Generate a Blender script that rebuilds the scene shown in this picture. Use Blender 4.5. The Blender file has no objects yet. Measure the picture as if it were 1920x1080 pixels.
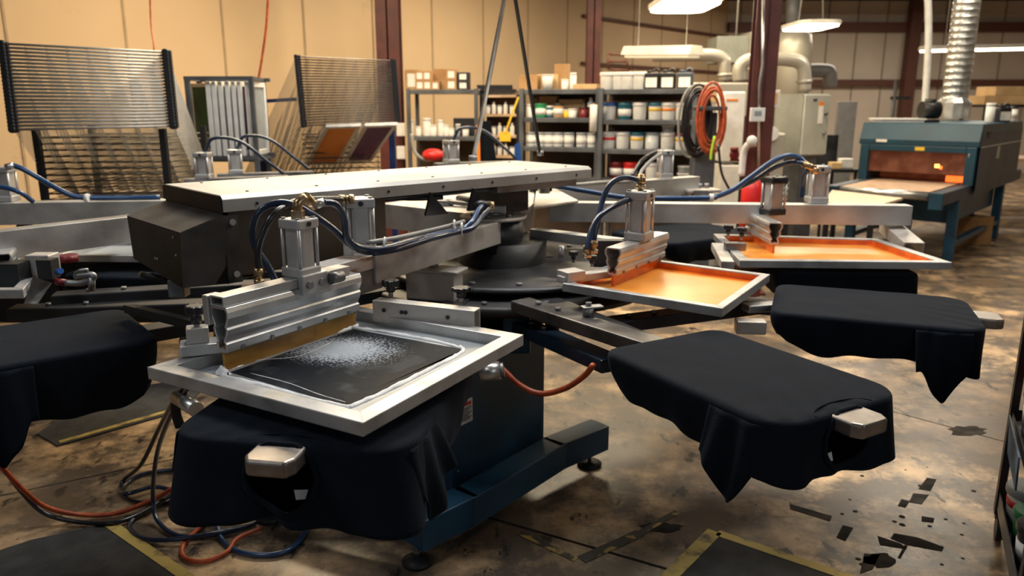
import bpy, math, random
from mathutils import Vector, Matrix, noise
random.seed(7)
V = Vector
C = bpy.context.scene.collection
# ------------------------------------------------------------------ camera
F, CX, CY, HZ, CH = 1450.0, 960.0, 540.0, 195.0, 1.7
PT = math.atan((CY - HZ) / F)
cp, sp_ = math.cos(PT), math.sin(PT)
cam = bpy.data.cameras.new('camera'); co = bpy.data.objects.new('camera', cam); C.objects.link(co)
co.location = (0, 0, CH); co.rotation_euler = (math.pi/2 - PT, 0, 0)
cam.sensor_width = 36; cam.lens = F/1920*36; cam.clip_end = 100; cam.clip_start = .02
cam.dof.use_dof = True; cam.dof.focus_distance = 2.25; cam.dof.aperture_fstop = 3.2
bpy.context.scene.camera = co
def ray(px, py):
    u, v = (px-CX)/F, (py-CY)/F
    return V((u, cp - v*sp_, -(sp_ + v*cp)))
def W(px, py, z):
    """measured point of the place at height z"""
    r = ray(px, py); t = (z-CH)/r.z
    return V((r.x*t, r.y*t, z))
def D(px, py, Y):
    """measured point of the place at distance Y into the room"""
    r = ray(px, py); t = Y/r.y
    return V((r.x*t, Y, CH + r.z*t))
# ------------------------------------------------------------------ materials
MATS = {}
def mat(name, col, rough=.5, metal=0., col2=None, scale=8., lo=.4, hi=.6, bump=0., bscale=40., rvar=0., emit=None, estr=0., sheen=0., coat=0., alpha=1., trans=0., detail=4., stretch=(1,1,1), spec=.5):
    m = bpy.data.materials.new(name); m.use_nodes = True
    nt = m.node_tree; N = nt.nodes; L = nt.links; b = N['Principled BSDF']
    b.inputs['Roughness'].default_value = rough; b.inputs['Metallic'].default_value = metal
    b.inputs['Specular IOR Level'].default_value = spec
    if sheen: b.inputs['Sheen Weight'].default_value = sheen; b.inputs['Sheen Roughness'].default_value = .4; b.inputs['Sheen Tint'].default_value = (.55,.7,1,1)
    if coat: b.inputs['Coat Weight'].default_value = coat; b.inputs['Coat Roughness'].default_value = .15
    if alpha < 1: b.inputs['Alpha'].default_value = alpha
    if trans: b.inputs['Transmission Weight'].default_value = trans
    tc = N.new('ShaderNodeTexCoord'); mp = N.new('ShaderNodeMapping'); mp.inputs['Scale'].default_value = stretch
    L.new(tc.outputs['Object'], mp.inputs['Vector'])
    nz = N.new('ShaderNodeTexNoise'); nz.inputs['Scale'].default_value = scale; nz.inputs['Detail'].default_value = detail
    L.new(mp.outputs['Vector'], nz.inputs['Vector'])
    cr = N.new('ShaderNodeValToRGB'); cr.color_ramp.elements[0].position = lo; cr.color_ramp.elements[1].position = hi
    c2 = col2 if col2 else tuple(c*.88 for c in col)
    cr.color_ramp.elements[0].color = (*c2, 1); cr.color_ramp.elements[1].color = (*col, 1)
    L.new(nz.outputs['Fac'], cr.inputs['Fac']); L.new(cr.outputs['Color'], b.inputs['Base Color'])
    if rvar:
        mr = N.new('ShaderNodeMapRange'); mr.inputs['To Min'].default_value = max(0.02, rough-rvar); mr.inputs['To Max'].default_value = min(1, rough+rvar)
        L.new(nz.outputs['Fac'], mr.inputs['Value']); L.new(mr.outputs['Result'], b.inputs['Roughness'])
    if bump:
        n2 = N.new('ShaderNodeTexNoise'); n2.inputs['Scale'].default_value = bscale; n2.inputs['Detail'].default_value = 3
        L.new(mp.outputs['Vector'], n2.inputs['Vector'])
        bp = N.new('ShaderNodeBump'); bp.inputs['Strength'].default_value = bump; bp.inputs['Distance'].default_value = .01
        L.new(n2.outputs['Fac'], bp.inputs['Height']); L.new(bp.outputs['Normal'], b.inputs['Normal'])
    if emit: b.inputs['Emission Color'].default_value = (*emit, 1); b.inputs['Emission Strength'].default_value = estr
    MATS[name] = m
    return m
M = MATS
mat('alu', (.55,.55,.54), .40, .7, (.32,.31,.295), 3.2, .33, .55, .08, 60, .12, detail=8)
mat('alu_clean', (.62,.62,.62), .33, .7, (.46,.46,.46), 6, .35, .6, .04, 80, .1)
mat('cover_alu', (.44,.43,.41), .48, .5, (.33,.32,.30), 3, .35, .6, rvar=.08)
mat('alu_dirty', (.53,.50,.465), .45, .45, (.30,.27,.245), 5.5, .30, .50, .1, 60, .12, detail=9)
mat('barrel', (.52,.51,.50), .42, .5, (.42,.41,.40), 9)
mat('housing_body', (.135,.105,.08), .4, .6, (.09,.07,.055), 3)
mat('handle_metal', (.34,.30,.27), .35, .75, (.24,.21,.19), 14, rvar=.1)
mat('alu_frame', (.50,.50,.50), .42, .6, (.30,.30,.29), 7, .3, .55, .06, 90, .1, detail=8)
mat('ink_worn', (.66,.63,.60), .4, .7, (.30,.20,.14), 6, .4, .5, .05, 60, .1, stretch=(1,1,4))
mat('steel', (.33,.33,.34), .42, .8, (.14,.135,.13), 6, .35, .6, .08, 60, .12, detail=8)
mat('dark_steel', (.05,.052,.058), .4, .5, (.025,.025,.027), 5, .35, .6, .06, 50, .15, detail=8)
mat('black_paint', (.012,.012,.013), .5, .1, (.012,.012,.013), 6, .4, .6, .05, 60, .15)
mat('cap_paint', (.006,.006,.006), .5, 0, (.004,.004,.004), 6, .35, .65, .03, 60, .1, spec=.22)
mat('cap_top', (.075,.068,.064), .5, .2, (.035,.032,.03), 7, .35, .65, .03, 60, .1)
mat('black_rubber', (.012,.012,.013), .55)
mat('blue_paint', (.011,.072,.145), .42, .1, (.006,.034,.065), 4, .3, .6, .05, 40, .1, detail=7)
mat('teal_paint', (.008,.05,.085), .45, .1, (.006,.032,.055), 3, .3, .6)
mat('slate_paint', (.06,.075,.10), .5, .15, (.035,.045,.06), 3, .3, .6)
mat('blue_hose', (.015,.06,.16), .3, 0, coat=.4)
mat('navy_hose', (.008,.022,.055), .28, 0, coat=.5)
mat('grey_hose', (.30,.29,.27), .4)
mat('black_hose', (.01,.011,.014), .3, coat=.4)
mat('orange_hose', (.55,.10,.03), .42, 0, (.35,.06,.02), 20)
mat('brass', (.62,.46,.28), .3, .9, (.35,.24,.12), 20)
mat('cloth', (.0055,.0085,.0145), .95, 0, (.0035,.006,.0105), 14, .3, .7, .25, 260, sheen=.05, spec=.15)
mat('cloth_in', (.002,.002,.003), 1, spec=0)
mat('mesh_grey', (.36,.40,.43), .35, .1, (.26,.29,.31), 5, .35, .65, .0, 300, coat=.3)
mat('mesh_orange', (.88,.40,.08), .35, 0, (.80,.27,.02), 5, .3, .7, 0, coat=.4, emit=None)
mat('ink_orange', (.78,.17,.015), .3, 0, (.60,.10,.01), 12, coat=.4)
mat('mesh_blue', (.25,.38,.45), .35)
mat('ink_white', (.92,.93,.94), .35, 0, (.78,.8,.82), 30, bump=.2, bscale=60)
mat('blade', (.42,.22,.05), .35, 0, (.26,.12,.02), 6, stretch=(1,1,3))
mat('blade_green', (.12,.13,.03), .4)
mat('white_plastic', (.78,.77,.74), .45)
mat('white_paper', (.80,.79,.76), .7)
mat('clear_plastic', (.62,.64,.64), .3)
mat('grey_plastic', (.30,.32,.34), .45)
mat('black_plastic', (.018,.018,.022), .35)
mat('dark_red', (.16,.01,.012), .4)
mat('red', (.70,.02,.02), .4)
mat('green', (.02,.25,.10), .4)
mat('yellow', (.80,.50,.03), .5)
mat('teal', (.015,.12,.17), .4)
mat('blue', (.015,.09,.35), .4)
mat('orange', (.85,.25,.03), .4)
mat('purple', (.07,.015,.08), .5, 0, (.16,.05,.10), 5)
mat('screen_green', (.012,.09,.03), .5, 0, (.008,.05,.018), 4, spec=.1)
mat('screen_orange', (.55,.18,.02), .45, 0, (.38,.10,.015), 5)
mat('cardboard', (.44,.26,.12), .8, 0, (.34,.19,.08), 4)
mat('cardboard_pale', (.62,.42,.22), .8, 0, (.5,.32,.15), 4)
mat('wood', (.64,.46,.30), .6, 0, (.48,.32,.19), 3, stretch=(1,8,8))
mat('wood_pale', (.75,.62,.48), .6, 0, (.62,.48,.34), 3, stretch=(1,8,8))
mat('shelf_steel', (.12,.13,.145), .5, .3, (.08,.085,.095), 5)
mat('post_red', (.11,.022,.016), .55, 0, (.07,.014,.011), 4)
mat('girt', (.10,.035,.022), .6)
mat('galv', (.62,.62,.60), .32, .85, (.40,.40,.39), 7, .35, .6, rvar=.1)
mat('duct_cream', (.46,.44,.39), .4, .35, (.45,.42,.36), 4)
mat('elec_grey', (.42,.43,.39), .5, 0, (.34,.35,.31), 3)
mat('elec_dark', (.24,.25,.22), .5)
mat('wire', (.50,.48,.43), .45, .45)
mat('wire_dark', (.07,.06,.05), .4, .5)
mat('wire_mid', (.22,.21,.185), .4, .6)
mat('rack_blue', (.01,.03,.12), .4)
mat('tape', (.46,.34,.09), .6, 0, (.10,.08,.045), 12, .36, .50, detail=9)
mat('tape_torn', (.42,.30,.08), .6, 0, (.04,.036,.03), 12, .52, .60, detail=9)
mat('mat_black', (.016,.016,.017), .8, 0, (.03,.03,.03), 12, bump=.2, bscale=120)
mat('fixture', (.7,.66,.58), .5)
mat('lamp_warm', (1,.9,.7), .5, emit=(1,.80,.5), estr=14)
mat('lamp_tube', (1,.95,.85), .5, emit=(1,.88,.66), estr=9)
mat('lamp_off_glow', (.9,.85,.7), .4, emit=(1,.80,.5), estr=.5)  # unlit tube, with a faint glow put into the material
mat('tunnel', (.20,.09,.06), .35, .5, (.09,.035,.025), 6, emit=(.8,.16,.05), estr=.06)
mat('glow', (1,.3,.05), .5, emit=(1,.13,.02), estr=2.2)
mat('glow_bright', (1,.5,.1), .5, emit=(1,.42,.08), estr=4)
mat('belt', (.52,.36,.25), .65, 0, (.40,.26,.17), 3, stretch=(8,1,1))
mat('plate_grey', (.2,.2,.21), .5, .2)
mat('label_white', (.75,.74,.70), .6)
mat('label_red', (.6,.03,.03), .6)
mat('text_dark', (.04,.04,.05), .6)
mat('patch_dark', (.010,.011,.014), .6, 0, spec=.1)
mat('ceiling_dark', (.045,.035,.03), .9, 0, (.02,.017,.015), 2)

def node_wall(name, c_hi, c_lo, c_stain):
    m = bpy.data.materials.new(name); m.use_nodes = True
    nt = m.node_tree; N = nt.nodes; L = nt.links; b = N['Principled BSDF']; b.inputs['Roughness'].default_value = .7
    tc = N.new('ShaderNodeTexCoord')
    n1 = N.new('ShaderNodeTexNoise'); n1.inputs['Scale'].default_value = .5; n1.inputs['Detail'].default_value = 3
    n2 = N.new('ShaderNodeTexNoise'); n2.inputs['Scale'].default_value = 2.2; n2.inputs['Detail'].default_value = 9; n2.inputs['Roughness'].default_value = .7
    for n in (n1, n2): L.new(tc.outputs['Object'], n.inputs['Vector'])
    r1 = N.new('ShaderNodeValToRGB'); r1.color_ramp.elements[0].position = .35; r1.color_ramp.elements[1].position = .65
    r1.color_ramp.elements[0].color = (*c_lo, 1); r1.color_ramp.elements[1].color = (*c_hi, 1); L.new(n1.outputs['Fac'], r1.inputs['Fac'])
    r2 = N.new('ShaderNodeValToRGB'); r2.color_ramp.elements[0].position = .64; r2.color_ramp.elements[1].position = .72; L.new(n2.outputs['Fac'], r2.inputs['Fac'])
    mx = N.new('ShaderNodeMixRGB'); mx.inputs['Color2'].default_value = (*c_stain, 1); L.new(r2.outputs['Color'], mx.inputs['Fac']); L.new(r1.outputs['Color'], mx.inputs['Color1'])
    L.new(mx.outputs['Color'], b.inputs['Base Color']); MATS[name] = m
node_wall('wall_tan', (.60,.44,.27), (.52,.37,.22), (.42,.30,.18))
node_wall('wall_pale', (.60,.52,.43), (.46,.39,.31), (.26,.20,.15))

def node_floor():
    m = bpy.data.materials.new('floor_concrete'); m.use_nodes = True
    nt = m.node_tree; N = nt.nodes; L = nt.links; b = N['Principled BSDF']
    tc = N.new('ShaderNodeTexCoord')
    def ns(s, d, r=.6, off=(0,0,0), st=(1,1,1)):
        mp = N.new('ShaderNodeMapping'); mp.inputs['Location'].default_value = off; mp.inputs['Scale'].default_value = st
        L.new(tc.outputs['Object'], mp.inputs['Vector'])
        n = N.new('ShaderNodeTexNoise'); n.inputs['Scale'].default_value = s; n.inputs['Detail'].default_value = d; n.inputs['Roughness'].default_value = r
        L.new(mp.outputs['Vector'], n.inputs['Vector']); return n.outputs['Fac']
    def rp(x, a, c, ca=(0,0,0), cb=(1,1,1)):
        r = N.new('ShaderNodeValToRGB'); r.color_ramp.elements[0].position = a; r.color_ramp.elements[1].position = c
        r.color_ramp.elements[0].color = (*ca,1); r.color_ramp.elements[1].color = (*cb,1); L.new(x, r.inputs['Fac']); return r.outputs['Color']
    def mix(f, a, c, bt='MIX', fv=None):
        x = N.new('ShaderNodeMixRGB'); x.blend_type = bt
        if f is not None: L.new(f, x.inputs['Fac'])
        else: x.inputs['Fac'].default_value = fv
        if isinstance(a, tuple): x.inputs['Color1'].default_value = (*a,1)
        else: L.new(a, x.inputs['Color1'])
        if isinstance(c, tuple): x.inputs['Color2'].default_value = (*c,1)
        else: L.new(c, x.inputs['Color2'])
        return x.outputs['Color']
    base = rp(ns(.9, 6), .38, .62, (.19,.125,.07), (.72,.50,.29))
    base = mix(rp(ns(3.5, 9, .7, (3,1,0)), .45, .62), (.10,.075,.055), base)
    base = mix(rp(ns(11, 6, .6, (7,2,0), (1,.45,1)), .60, .66), base, (.022,.018,.016))
    base = mix(rp(ns(1.6, 8, .75, (1,9,0), (.6,1.6,1)), .56, .64), base, (.075,.058,.045))
    v = N.new('ShaderNodeTexVoronoi'); v.inputs['Scale'].default_value = 11; L.new(tc.outputs['Object'], v.inputs['Vector'])
    base = mix(rp(v.outputs['Distance'], .055, .075), (.025,.02,.018), base)
    v2 = N.new('ShaderNodeTexVoronoi'); v2.inputs['Scale'].default_value = 7.3; L.new(tc.outputs['Object'], v2.inputs['Vector'])
    base = mix(rp(v2.outputs['Distance'], .022, .032), (.55,.52,.46), base)
    L.new(base, b.inputs['Base Color'])
    mr = N.new('ShaderNodeMapRange'); mr.inputs['To Min'].default_value = .12; mr.inputs['To Max'].default_value = .55
    L.new(ns(2.3, 7, .6, (5,5,0)), mr.inputs['Value']); L.new(mr.outputs['Result'], b.inputs['Roughness'])
    bp = N.new('ShaderNodeBump'); bp.inputs['Strength'].default_value = .12; bp.inputs['Distance'].default_value = .01
    L.new(ns(14, 6), bp.inputs['Height']); L.new(bp.outputs['Normal'], b.inputs['Normal'])
    MATS['floor'] = m
node_floor()

def node_print_area(center, ang):
    m = bpy.data.materials.new('stencil_print'); m.use_nodes = True
    nt = m.node_tree; N = nt.nodes; L = nt.links; b = N['Principled BSDF']; b.inputs['Roughness'].default_value = .6; b.inputs['Specular IOR Level'].default_value = .08
    tc = N.new('ShaderNodeTexCoord'); mp = N.new('ShaderNodeMapping')
    mp.vector_type = 'TEXTURE'
    mp.inputs['Location'].default_value = (center.x, center.y, center.z); mp.inputs['Rotation'].default_value = (0,0,ang); mp.inputs['Scale'].default_value = (.27,.20,1)
    L.new(tc.outputs['Object'], mp.inputs['Vector'])
    g = N.new('ShaderNodeTexGradient'); g.gradient_type = 'SPHERICAL'; L.new(mp.outputs['Vector'], g.inputs['Vector'])
    n = N.new('ShaderNodeTexNoise'); n.inputs['Scale'].default_value = 150; n.inputs['Detail'].default_value = 2; L.new(tc.outputs['Object'], n.inputs['Vector'])
    n3 = N.new('ShaderNodeTexNoise'); n3.inputs['Scale'].default_value = 9; n3.inputs['Detail'].default_value = 5; L.new(tc.outputs['Object'], n3.inputs['Vector'])
    a = N.new('ShaderNodeMath'); a.operation = 'MULTIPLY_ADD'; a.inputs[1].default_value = .75; L.new(g.outputs['Fac'], a.inputs[0]); L.new(n.outputs['Fac'], a.inputs[2])
    r = N.new('ShaderNodeValToRGB'); r.color_ramp.elements[0].position = .74; r.color_ramp.elements[1].position = 1.0
    r.color_ramp.elements[0].color = (.009,.012,.017,1); r.color_ramp.elements[1].color = (.40,.44,.49,1); L.new(a.outputs[0], r.inputs['Fac'])
    x = N.new('ShaderNodeMixRGB'); x.blend_type = 'ADD'; x.inputs['Color2'].default_value = (.03,.033,.036,1)
    r3 = N.new('ShaderNodeValToRGB'); r3.color_ramp.elements[0].position = .5; r3.color_ramp.elements[1].position = .62; L.new(n3.outputs['Fac'], r3.inputs['Fac'])
    L.new(r3.outputs['Color'], x.inputs['Fac']); L.new(r.outputs['Color'], x.inputs['Color1'])
    L.new(x.outputs['Color'], b.inputs['Base Color']); MATS['stencil'] = m
# ------------------------------------------------------------------ mesh helpers
ORG = {}
def link(o, parent=None):
    C.objects.link(o)
    if parent: o.parent = parent
    return o
def org(parent):
    while parent is not None and parent.parent is not None: parent = parent.parent
    return ORG.get(parent.name, V((0,0,0))) if parent else V((0,0,0))
def frame(o, d, up=V((0,0,1))):
    """matrix: X along d, Z as near as can be to up"""
    x = V(d).normalized(); y = V(up).cross(x).normalized(); z = x.cross(y)
    m = Matrix((x, y, z)).transposed().to_4x4(); m.translation = V(o); return m
def cat(pts, n=8):
    P = [V(p) for p in pts]; P = [P[0]*2-P[1]] + P + [P[-1]*2-P[-2]]; out = []
    for i in range(1, len(P)-2):
        for k in range(n):
            t = k/n; a, b, c, d = P[i-1], P[i], P[i+1], P[i+2]
            out.append(.5*((2*b) + (c-a)*t + (2*a-5*b+4*c-d)*t*t + (3*b-a-3*c+d)*t**3))
    out.append(P[-2]); return out
class MB:
    def __init__(s): s.v = []; s.f = []; s.sm = []
    def add(s, vs, fs, smooth=False, m=None):
        k = len(s.v)
        for v in vs: s.v.append((m @ V(v)) if m else V(v))
        for f in fs: s.f.append([i+k for i in f]); s.sm.append(smooth)
        return s
    def box(s, m, x0, x1, y0, y1, z0, z1):
        vs = [(x,y,z) for x in (x0,x1) for y in (y0,y1) for z in (z0,z1)]
        return s.add(vs, [(0,1,3,2),(4,6,7,5),(0,4,5,1),(2,3,7,6),(0,2,6,4),(1,5,7,3)], False, m)
    def beam(s, a, b, w, h, up=V((0,0,1)), top=True):
        """box bar from a to b; a,b on the top centre line (top) or the axis"""
        a, b = V(a), V(b); m = frame(a, b-a, up); z1 = 0 if top else h/2
        return s.box(m, 0, (b-a).length, -w/2, w/2, z1-h, z1)
    def prism(s, poly, z0, z1, m=None):
        n = len(poly); vs = [(p[0],p[1],z0) for p in poly] + [(p[0],p[1],z1) for p in poly]
        fs = [list(range(n))[::-1], list(range(n, 2*n))] + [(i,(i+1)%n,n+(i+1)%n,n+i) for i in range(n)]
        return s.add(vs, fs, False, m)
    def hollow(s, outer, inner, x0, x1, m):
        """profile ring (y,z) swept along X"""
        n = len(outer); vs = []
        for x in (x0, x1):
            vs += [(x,p[0],p[1]) for p in outer] + [(x,p[0],p[1]) for p in inner]
        fs = []
        for i in range(n):
            j = (i+1) % n
            fs += [(i,j,2*n+j,2*n+i), (n+j,n+i,3*n+i,3*n+j), (j,i,n+i,n+j), (2*n+i,2*n+j,3*n+j,3*n+i)]
        return s.add(vs, fs, False, m)
    def sweep(s, prof, x0, x1, m):
        n = len(prof); vs = [(x0,p[0],p[1]) for p in prof] + [(x1,p[0],p[1]) for p in prof]
        return s.add(vs, [list(range(n))[::-1], list(range(n,2*n))] + [(i,(i+1)%n,n+(i+1)%n,n+i) for i in range(n)], False, m)
    def lathe(s, prof, m=None, n=24, smooth=True):
        vs = []; fs = []
        for r, z in prof:
            for k in range(n):
                a = 2*math.pi*k/n; vs.append((r*math.cos(a), r*math.sin(a), z))
        for i in range(len(prof)-1):
            for k in range(n):
                fs.append((i*n+k, i*n+(k+1)%n, (i+1)*n+(k+1)%n, (i+1)*n+k))
        k = len(prof)-1
        s.add(vs, fs, smooth, m)
        base = len(s.v)-len(vs)
        s.f.append([base+i for i in range(n)][::-1]); s.sm.append(False)
        s.f.append([base+k*n+i for i in range(n)]); s.sm.append(False)
        return s
    def cyl(s, a, b, r, n=16, r2=None):
        a, b = V(a), V(b); d = b-a; up = V((0,0,1)) if abs(d.normalized().z) < .95 else V((1,0,0))
        f = frame(a, d, up); m = f @ Matrix(((0,0,1,0),(0,1,0,0),(-1,0,0,0),(0,0,0,1)))
        return s.lathe([(r,0),(r if r2 is None else r2, d.length)], m, n)
    def tube(s, pts, r, n=8, smooth=True, curve=0, closed=False):
        P = cat(pts, curve) if curve else [V(p) for p in pts]
        if not P: return s
        vs = []; prev = None
        for i, p in enumerate(P):
            t = (P[min(i+1,len(P)-1)] - P[max(i-1,0)]).normalized()
            if prev is None:
                u = V((0,0,1)) if abs(t.z) < .9 else V((1,0,0)); x = t.cross(u).normalized()
            else: x = (prev - t*prev.dot(t)).normalized()
            prev = x; y = t.cross(x)
            for k in range(n):
                a = 2*math.pi*k/n; vs.append(p + r*(x*math.cos(a) + y*math.sin(a)))
        fs = [(i*n+k, i*n+(k+1)%n, (i+1)*n+(k+1)%n, (i+1)*n+k) for i in range(len(P)-1) for k in range(n)]
        fs += [list(range(n))[::-1], [(len(P)-1)*n+k for k in range(n)]]
        return s.add(vs, fs, smooth)
    def sphere(s, c, r, n=12, sc=(1,1,1)):
        pr = [(max(1e-4, r*math.sin(math.pi*i/n)), -r*math.cos(math.pi*i/n)) for i in range(n+1)]
        m = Matrix.Translation(V(c)) @ Matrix.Diagonal((*sc, 1)); return s.lathe(pr, m, n*2)
    def build(s, name, material, parent=None, bevel=0., seg=2, solid=0., local=False, subsurf=0):
        o_ = V((0,0,0)) if local else org(parent)
        me = bpy.data.meshes.new(name); me.from_pydata([tuple(v-o_) for v in s.v], [], s.f)
        me.polygons.foreach_set('use_smooth', s.sm); me.materials.append(M[material] if isinstance(material, str) else material); me.update()
        o = bpy.data.objects.new(name, me); link(o, parent)
        if solid: q = o.modifiers.new('s', 'SOLIDIFY'); q.thickness = solid; q.offset = 0
        if subsurf: q = o.modifiers.new('u', 'SUBSURF'); q.levels = subsurf; q.render_levels = subsurf
        if bevel:
            q = o.modifiers.new('b', 'BEVEL'); q.width = bevel; q.segments = seg; q.limit_method = 'ANGLE'; q.angle_limit = math.radians(40)
        return o
def tag(o, label, catg, group=None, kind=None):
    o['label'] = label; o['category'] = catg
    if group: o['group'] = group
    if kind: o['kind'] = kind
    return o
def thing(name, loc, label, catg, group=None, rz=0):
    o = bpy.data.objects.new(name, None); C.objects.link(o); o.location = loc; o.rotation_euler.z = rz; o.empty_display_size = .05
    tag(o, label, catg, group); ORG[o.name] = V(loc); return o
def solo(mb, name, material, label, catg, group=None, **k):
    """a thing that is one mesh, origin at its base"""
    c = V((sum(v.x for v in mb.v)/len(mb.v), sum(v.y for v in mb.v)/len(mb.v), min(v.z for v in mb.v)))
    mb.v = [v-c for v in mb.v]
    o = mb.build(name, material, None, **k); o.location = c; return tag(o, label, catg, group)
def struct(mb, name, material, parent=None, **k):
    o = mb.build(name, material, parent, **k)
    if parent is None: o['kind'] = 'structure'
    return o
def copy_tree(o, parent=None):
    c = o.copy(); C.objects.link(c); c.parent = parent
    for ch in o.children: copy_tree(ch, c)
    return c
def place(o, loc, rz, label, group=None, first=[]):
    c = o if not o.get('used') else copy_tree(o)
    if 'used' in c.keys() and c is not o: pass
    o['used'] = 1; c['used'] = 1
    c.location = loc; c.rotation_euler.z = rz; c['label'] = label
    if group: c['group'] = group
    return c
# ================================================================== SETTING
I4 = Matrix.Identity(4)
WA, WB = V((-5.5,7.2,0)), V((5.3,20,0)); wd = (WB-WA).normalized()
WA2 = WA - wd*6; CZ = 4.15
struct(MB().box(I4, -12, 15, -3, 20.6, -.1, 0), 'floor', 'floor')
struct(MB().box(I4, -12, 15, -3, 20.6, CZ, CZ+.1), 'ceiling', 'ceiling_dark')
mw = frame(WA2, WB-WA2); LW = (WB-WA2).length
w = MB().box(mw, 0, LW, 0, .15, 0, CZ)
struct(w, 'wall_left', 'wall_tan')
struct(MB().box(I4, 5.3, 15, 20, 20.15, 0, CZ), 'wall_back', 'wall_pale')
struct(MB().box(I4, 13, 13.15, -3, 20, 0, CZ), 'wall_right', 'wall_pale')
# panel seams and girts
s = MB()
k = 0
while k*1.15 < LW: s.box(mw, k*1.15-.012, k*1.15+.012, -.012, 0, 0, CZ); k += 1
struct(s, 'trim_1', mat('seam', (.36,.26,.16), .7))
s = MB()
for zz in (1.05, 2.45, 3.3): s.box(mw, LW-6.2, LW, -.07, 0, zz-.03, zz+.03)
struct(s, 'trim_2', 'girt')
s = MB()
for k in range(11): s.box(I4, 5.6+k*.72, 5.6+k*.72+.03, 19.97, 20, 0, CZ)
struct(s, 'trim_3', mat('seam2', (.30,.25,.20), .7))
for i, (za, zb) in enumerate(((2.13, .16), (3.42, .22))):
    struct(MB().box(I4, 5.3, 13, 19.8, 19.97, za, za+zb), 'trim_%d' % (4+i), 'girt')
for i, px in enumerate((1700,)):
    p = D(px, 200, 19.6); struct(MB().box(I4, p.x-.13, p.x+.13, 19.55, 19.8, 0, CZ), 'trim_%d' % (6+i), 'girt')
for i, Y in enumerate((9, 13.5, 17.5)):   # roof purlins
    struct(MB().box(I4, -8, 13, Y, Y+.2, CZ-.22, CZ), 'trim_%d' % (8+i), 'ceiling_dark')
def ibeam(px0, px1, Y, label, rz=0):
    a, b = D(px0, 200, Y), D(px1, 200, Y); w = b.x-a.x; c = (a+b)/2; c.z = 0
    r = thing('steel_column', c, label, 'column')
    m = Matrix.Translation(c) @ Matrix.Rotation(rz, 4, 'Z')
    MB().box(m, -w/2, w/2, -w/2, -w/2+.02, 0, CZ).build('flange', 'post_red', r)
    MB().box(m, -w/2, w/2, w/2-.02, w/2, 0, CZ).build('flange', 'post_red', r)
    MB().box(m, -.01, .01, -w/2, w/2, 0, CZ).build('web', 'post_red', r)
    MB().box(m, -w*.7, w*.7, -w*.7, w*.7, 0, .02).build('base_plate', 'post_red', r)
    return r, m, w
ibeam(713, 755, 10.2, 'dark red steel column behind the rack of orange and purple screens')
ibeam(1097, 1122, 13.2, 'narrow dark red steel column behind the cardboard boxes on top of the shelving')
rc, mc, wc = ibeam(1404, 1447, 7.0, 'nearest dark red steel column, with thermostat and grey conduit', -.12)
MB().tube([D(1432,-40,6.83), D(1430,120,6.83), D(1424,160,6.83), D(1422,330,6.83)], .013).build('conduit', 'galv', rc)
th = MB(); p = D(1420,215,6.8); th.box(Matrix.Translation(p), -.062,.062,-.02,.02,-.058,.058)
t1 = th.build('thermostat', 'white_plastic', rc, bevel=.006); MB().box(Matrix.Translation(p), -.03,.03,-.023,-.02,-.01,.03).build('screen', 'grey_plastic', t1)
# ================================================================== LIGHT FITTINGS
def round_rect(w, d, r, n=5, cx=0, cy=0):
    out = []
    for sx, sy, a0 in ((1,1,0),(-1,1,90),(-1,-1,180),(1,-1,270)):
        for k in range(n+1):
            a = math.radians(a0+90*k/n); out.append((cx+sx*(w/2-r)+r*math.cos(a), cy+sy*(d/2-r)+r*math.sin(a)))
    return out
def pendant(px0, px1, py, Y, label):
    a, b = D(px0,py,Y), D(px1,py,Y); c = (a+b)/2; w = b.x-a.x
    r = thing('pendant_lamp', c, label, 'lamp', )
    m = Matrix.Translation(c)
    MB().prism(round_rect(w, w*1.7, w*.3), 0, .05, m).build('housing', 'fixture', r, bevel=.01)
    MB().prism(round_rect(w*.92, w*1.6, w*.28), -.025, 0, m).build('diffuser', 'lamp_warm', r)
    for dx in (-w*.3, w*.3): MB().tube([c+V((dx,0,.05)), V((c.x+dx*.3, c.y, CZ))], .006, 6).build('hanging_wire', 'wire', r)
pendant(1226, 1340, 10, 8.2, 'oblong lit pendant lamp at the top of the photo, above the strip light')
pendant(1480, 1558, 50, 11.6, 'oblong lit pendant lamp right of the nearest red column')
def strip(a, b, w, h, label, lit, n=1):
    r = thing('strip_light', (a+b)/2, label, 'lamp')
    f = frame(a, b-a); Ln = (b-a).length
    MB().sweep([(-w/2,0),(w/2,0),(w/3,h),(-w/3,h)], 0, Ln, f).build('housing', 'fixture', r, bevel=.005)
    for i in range(n):
        MB().box(f, Ln*(i+.03)/n, Ln*(i+.97)/n, -w*.38, w*.38, -.03, 0).build('tube', lit, r, bevel=.01)
    for t in (.15,.85):
        q = a.lerp(b, t); MB().tube([q+V((0,0,h)), V((q.x,q.y,CZ))], .006, 6).build('hanging_rod', 'wire', r)
strip(D(1178,104,9.6), D(1306,103,8.9), .3, .1, 'unlit white strip light hanging over the shelving with buckets', 'lamp_off_glow')
strip(D(1728,94,12.5), D(2010,88,12.5), .25, .06, 'long lit strip light crossing behind the spiral duct', 'lamp_tube', 4)
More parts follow.
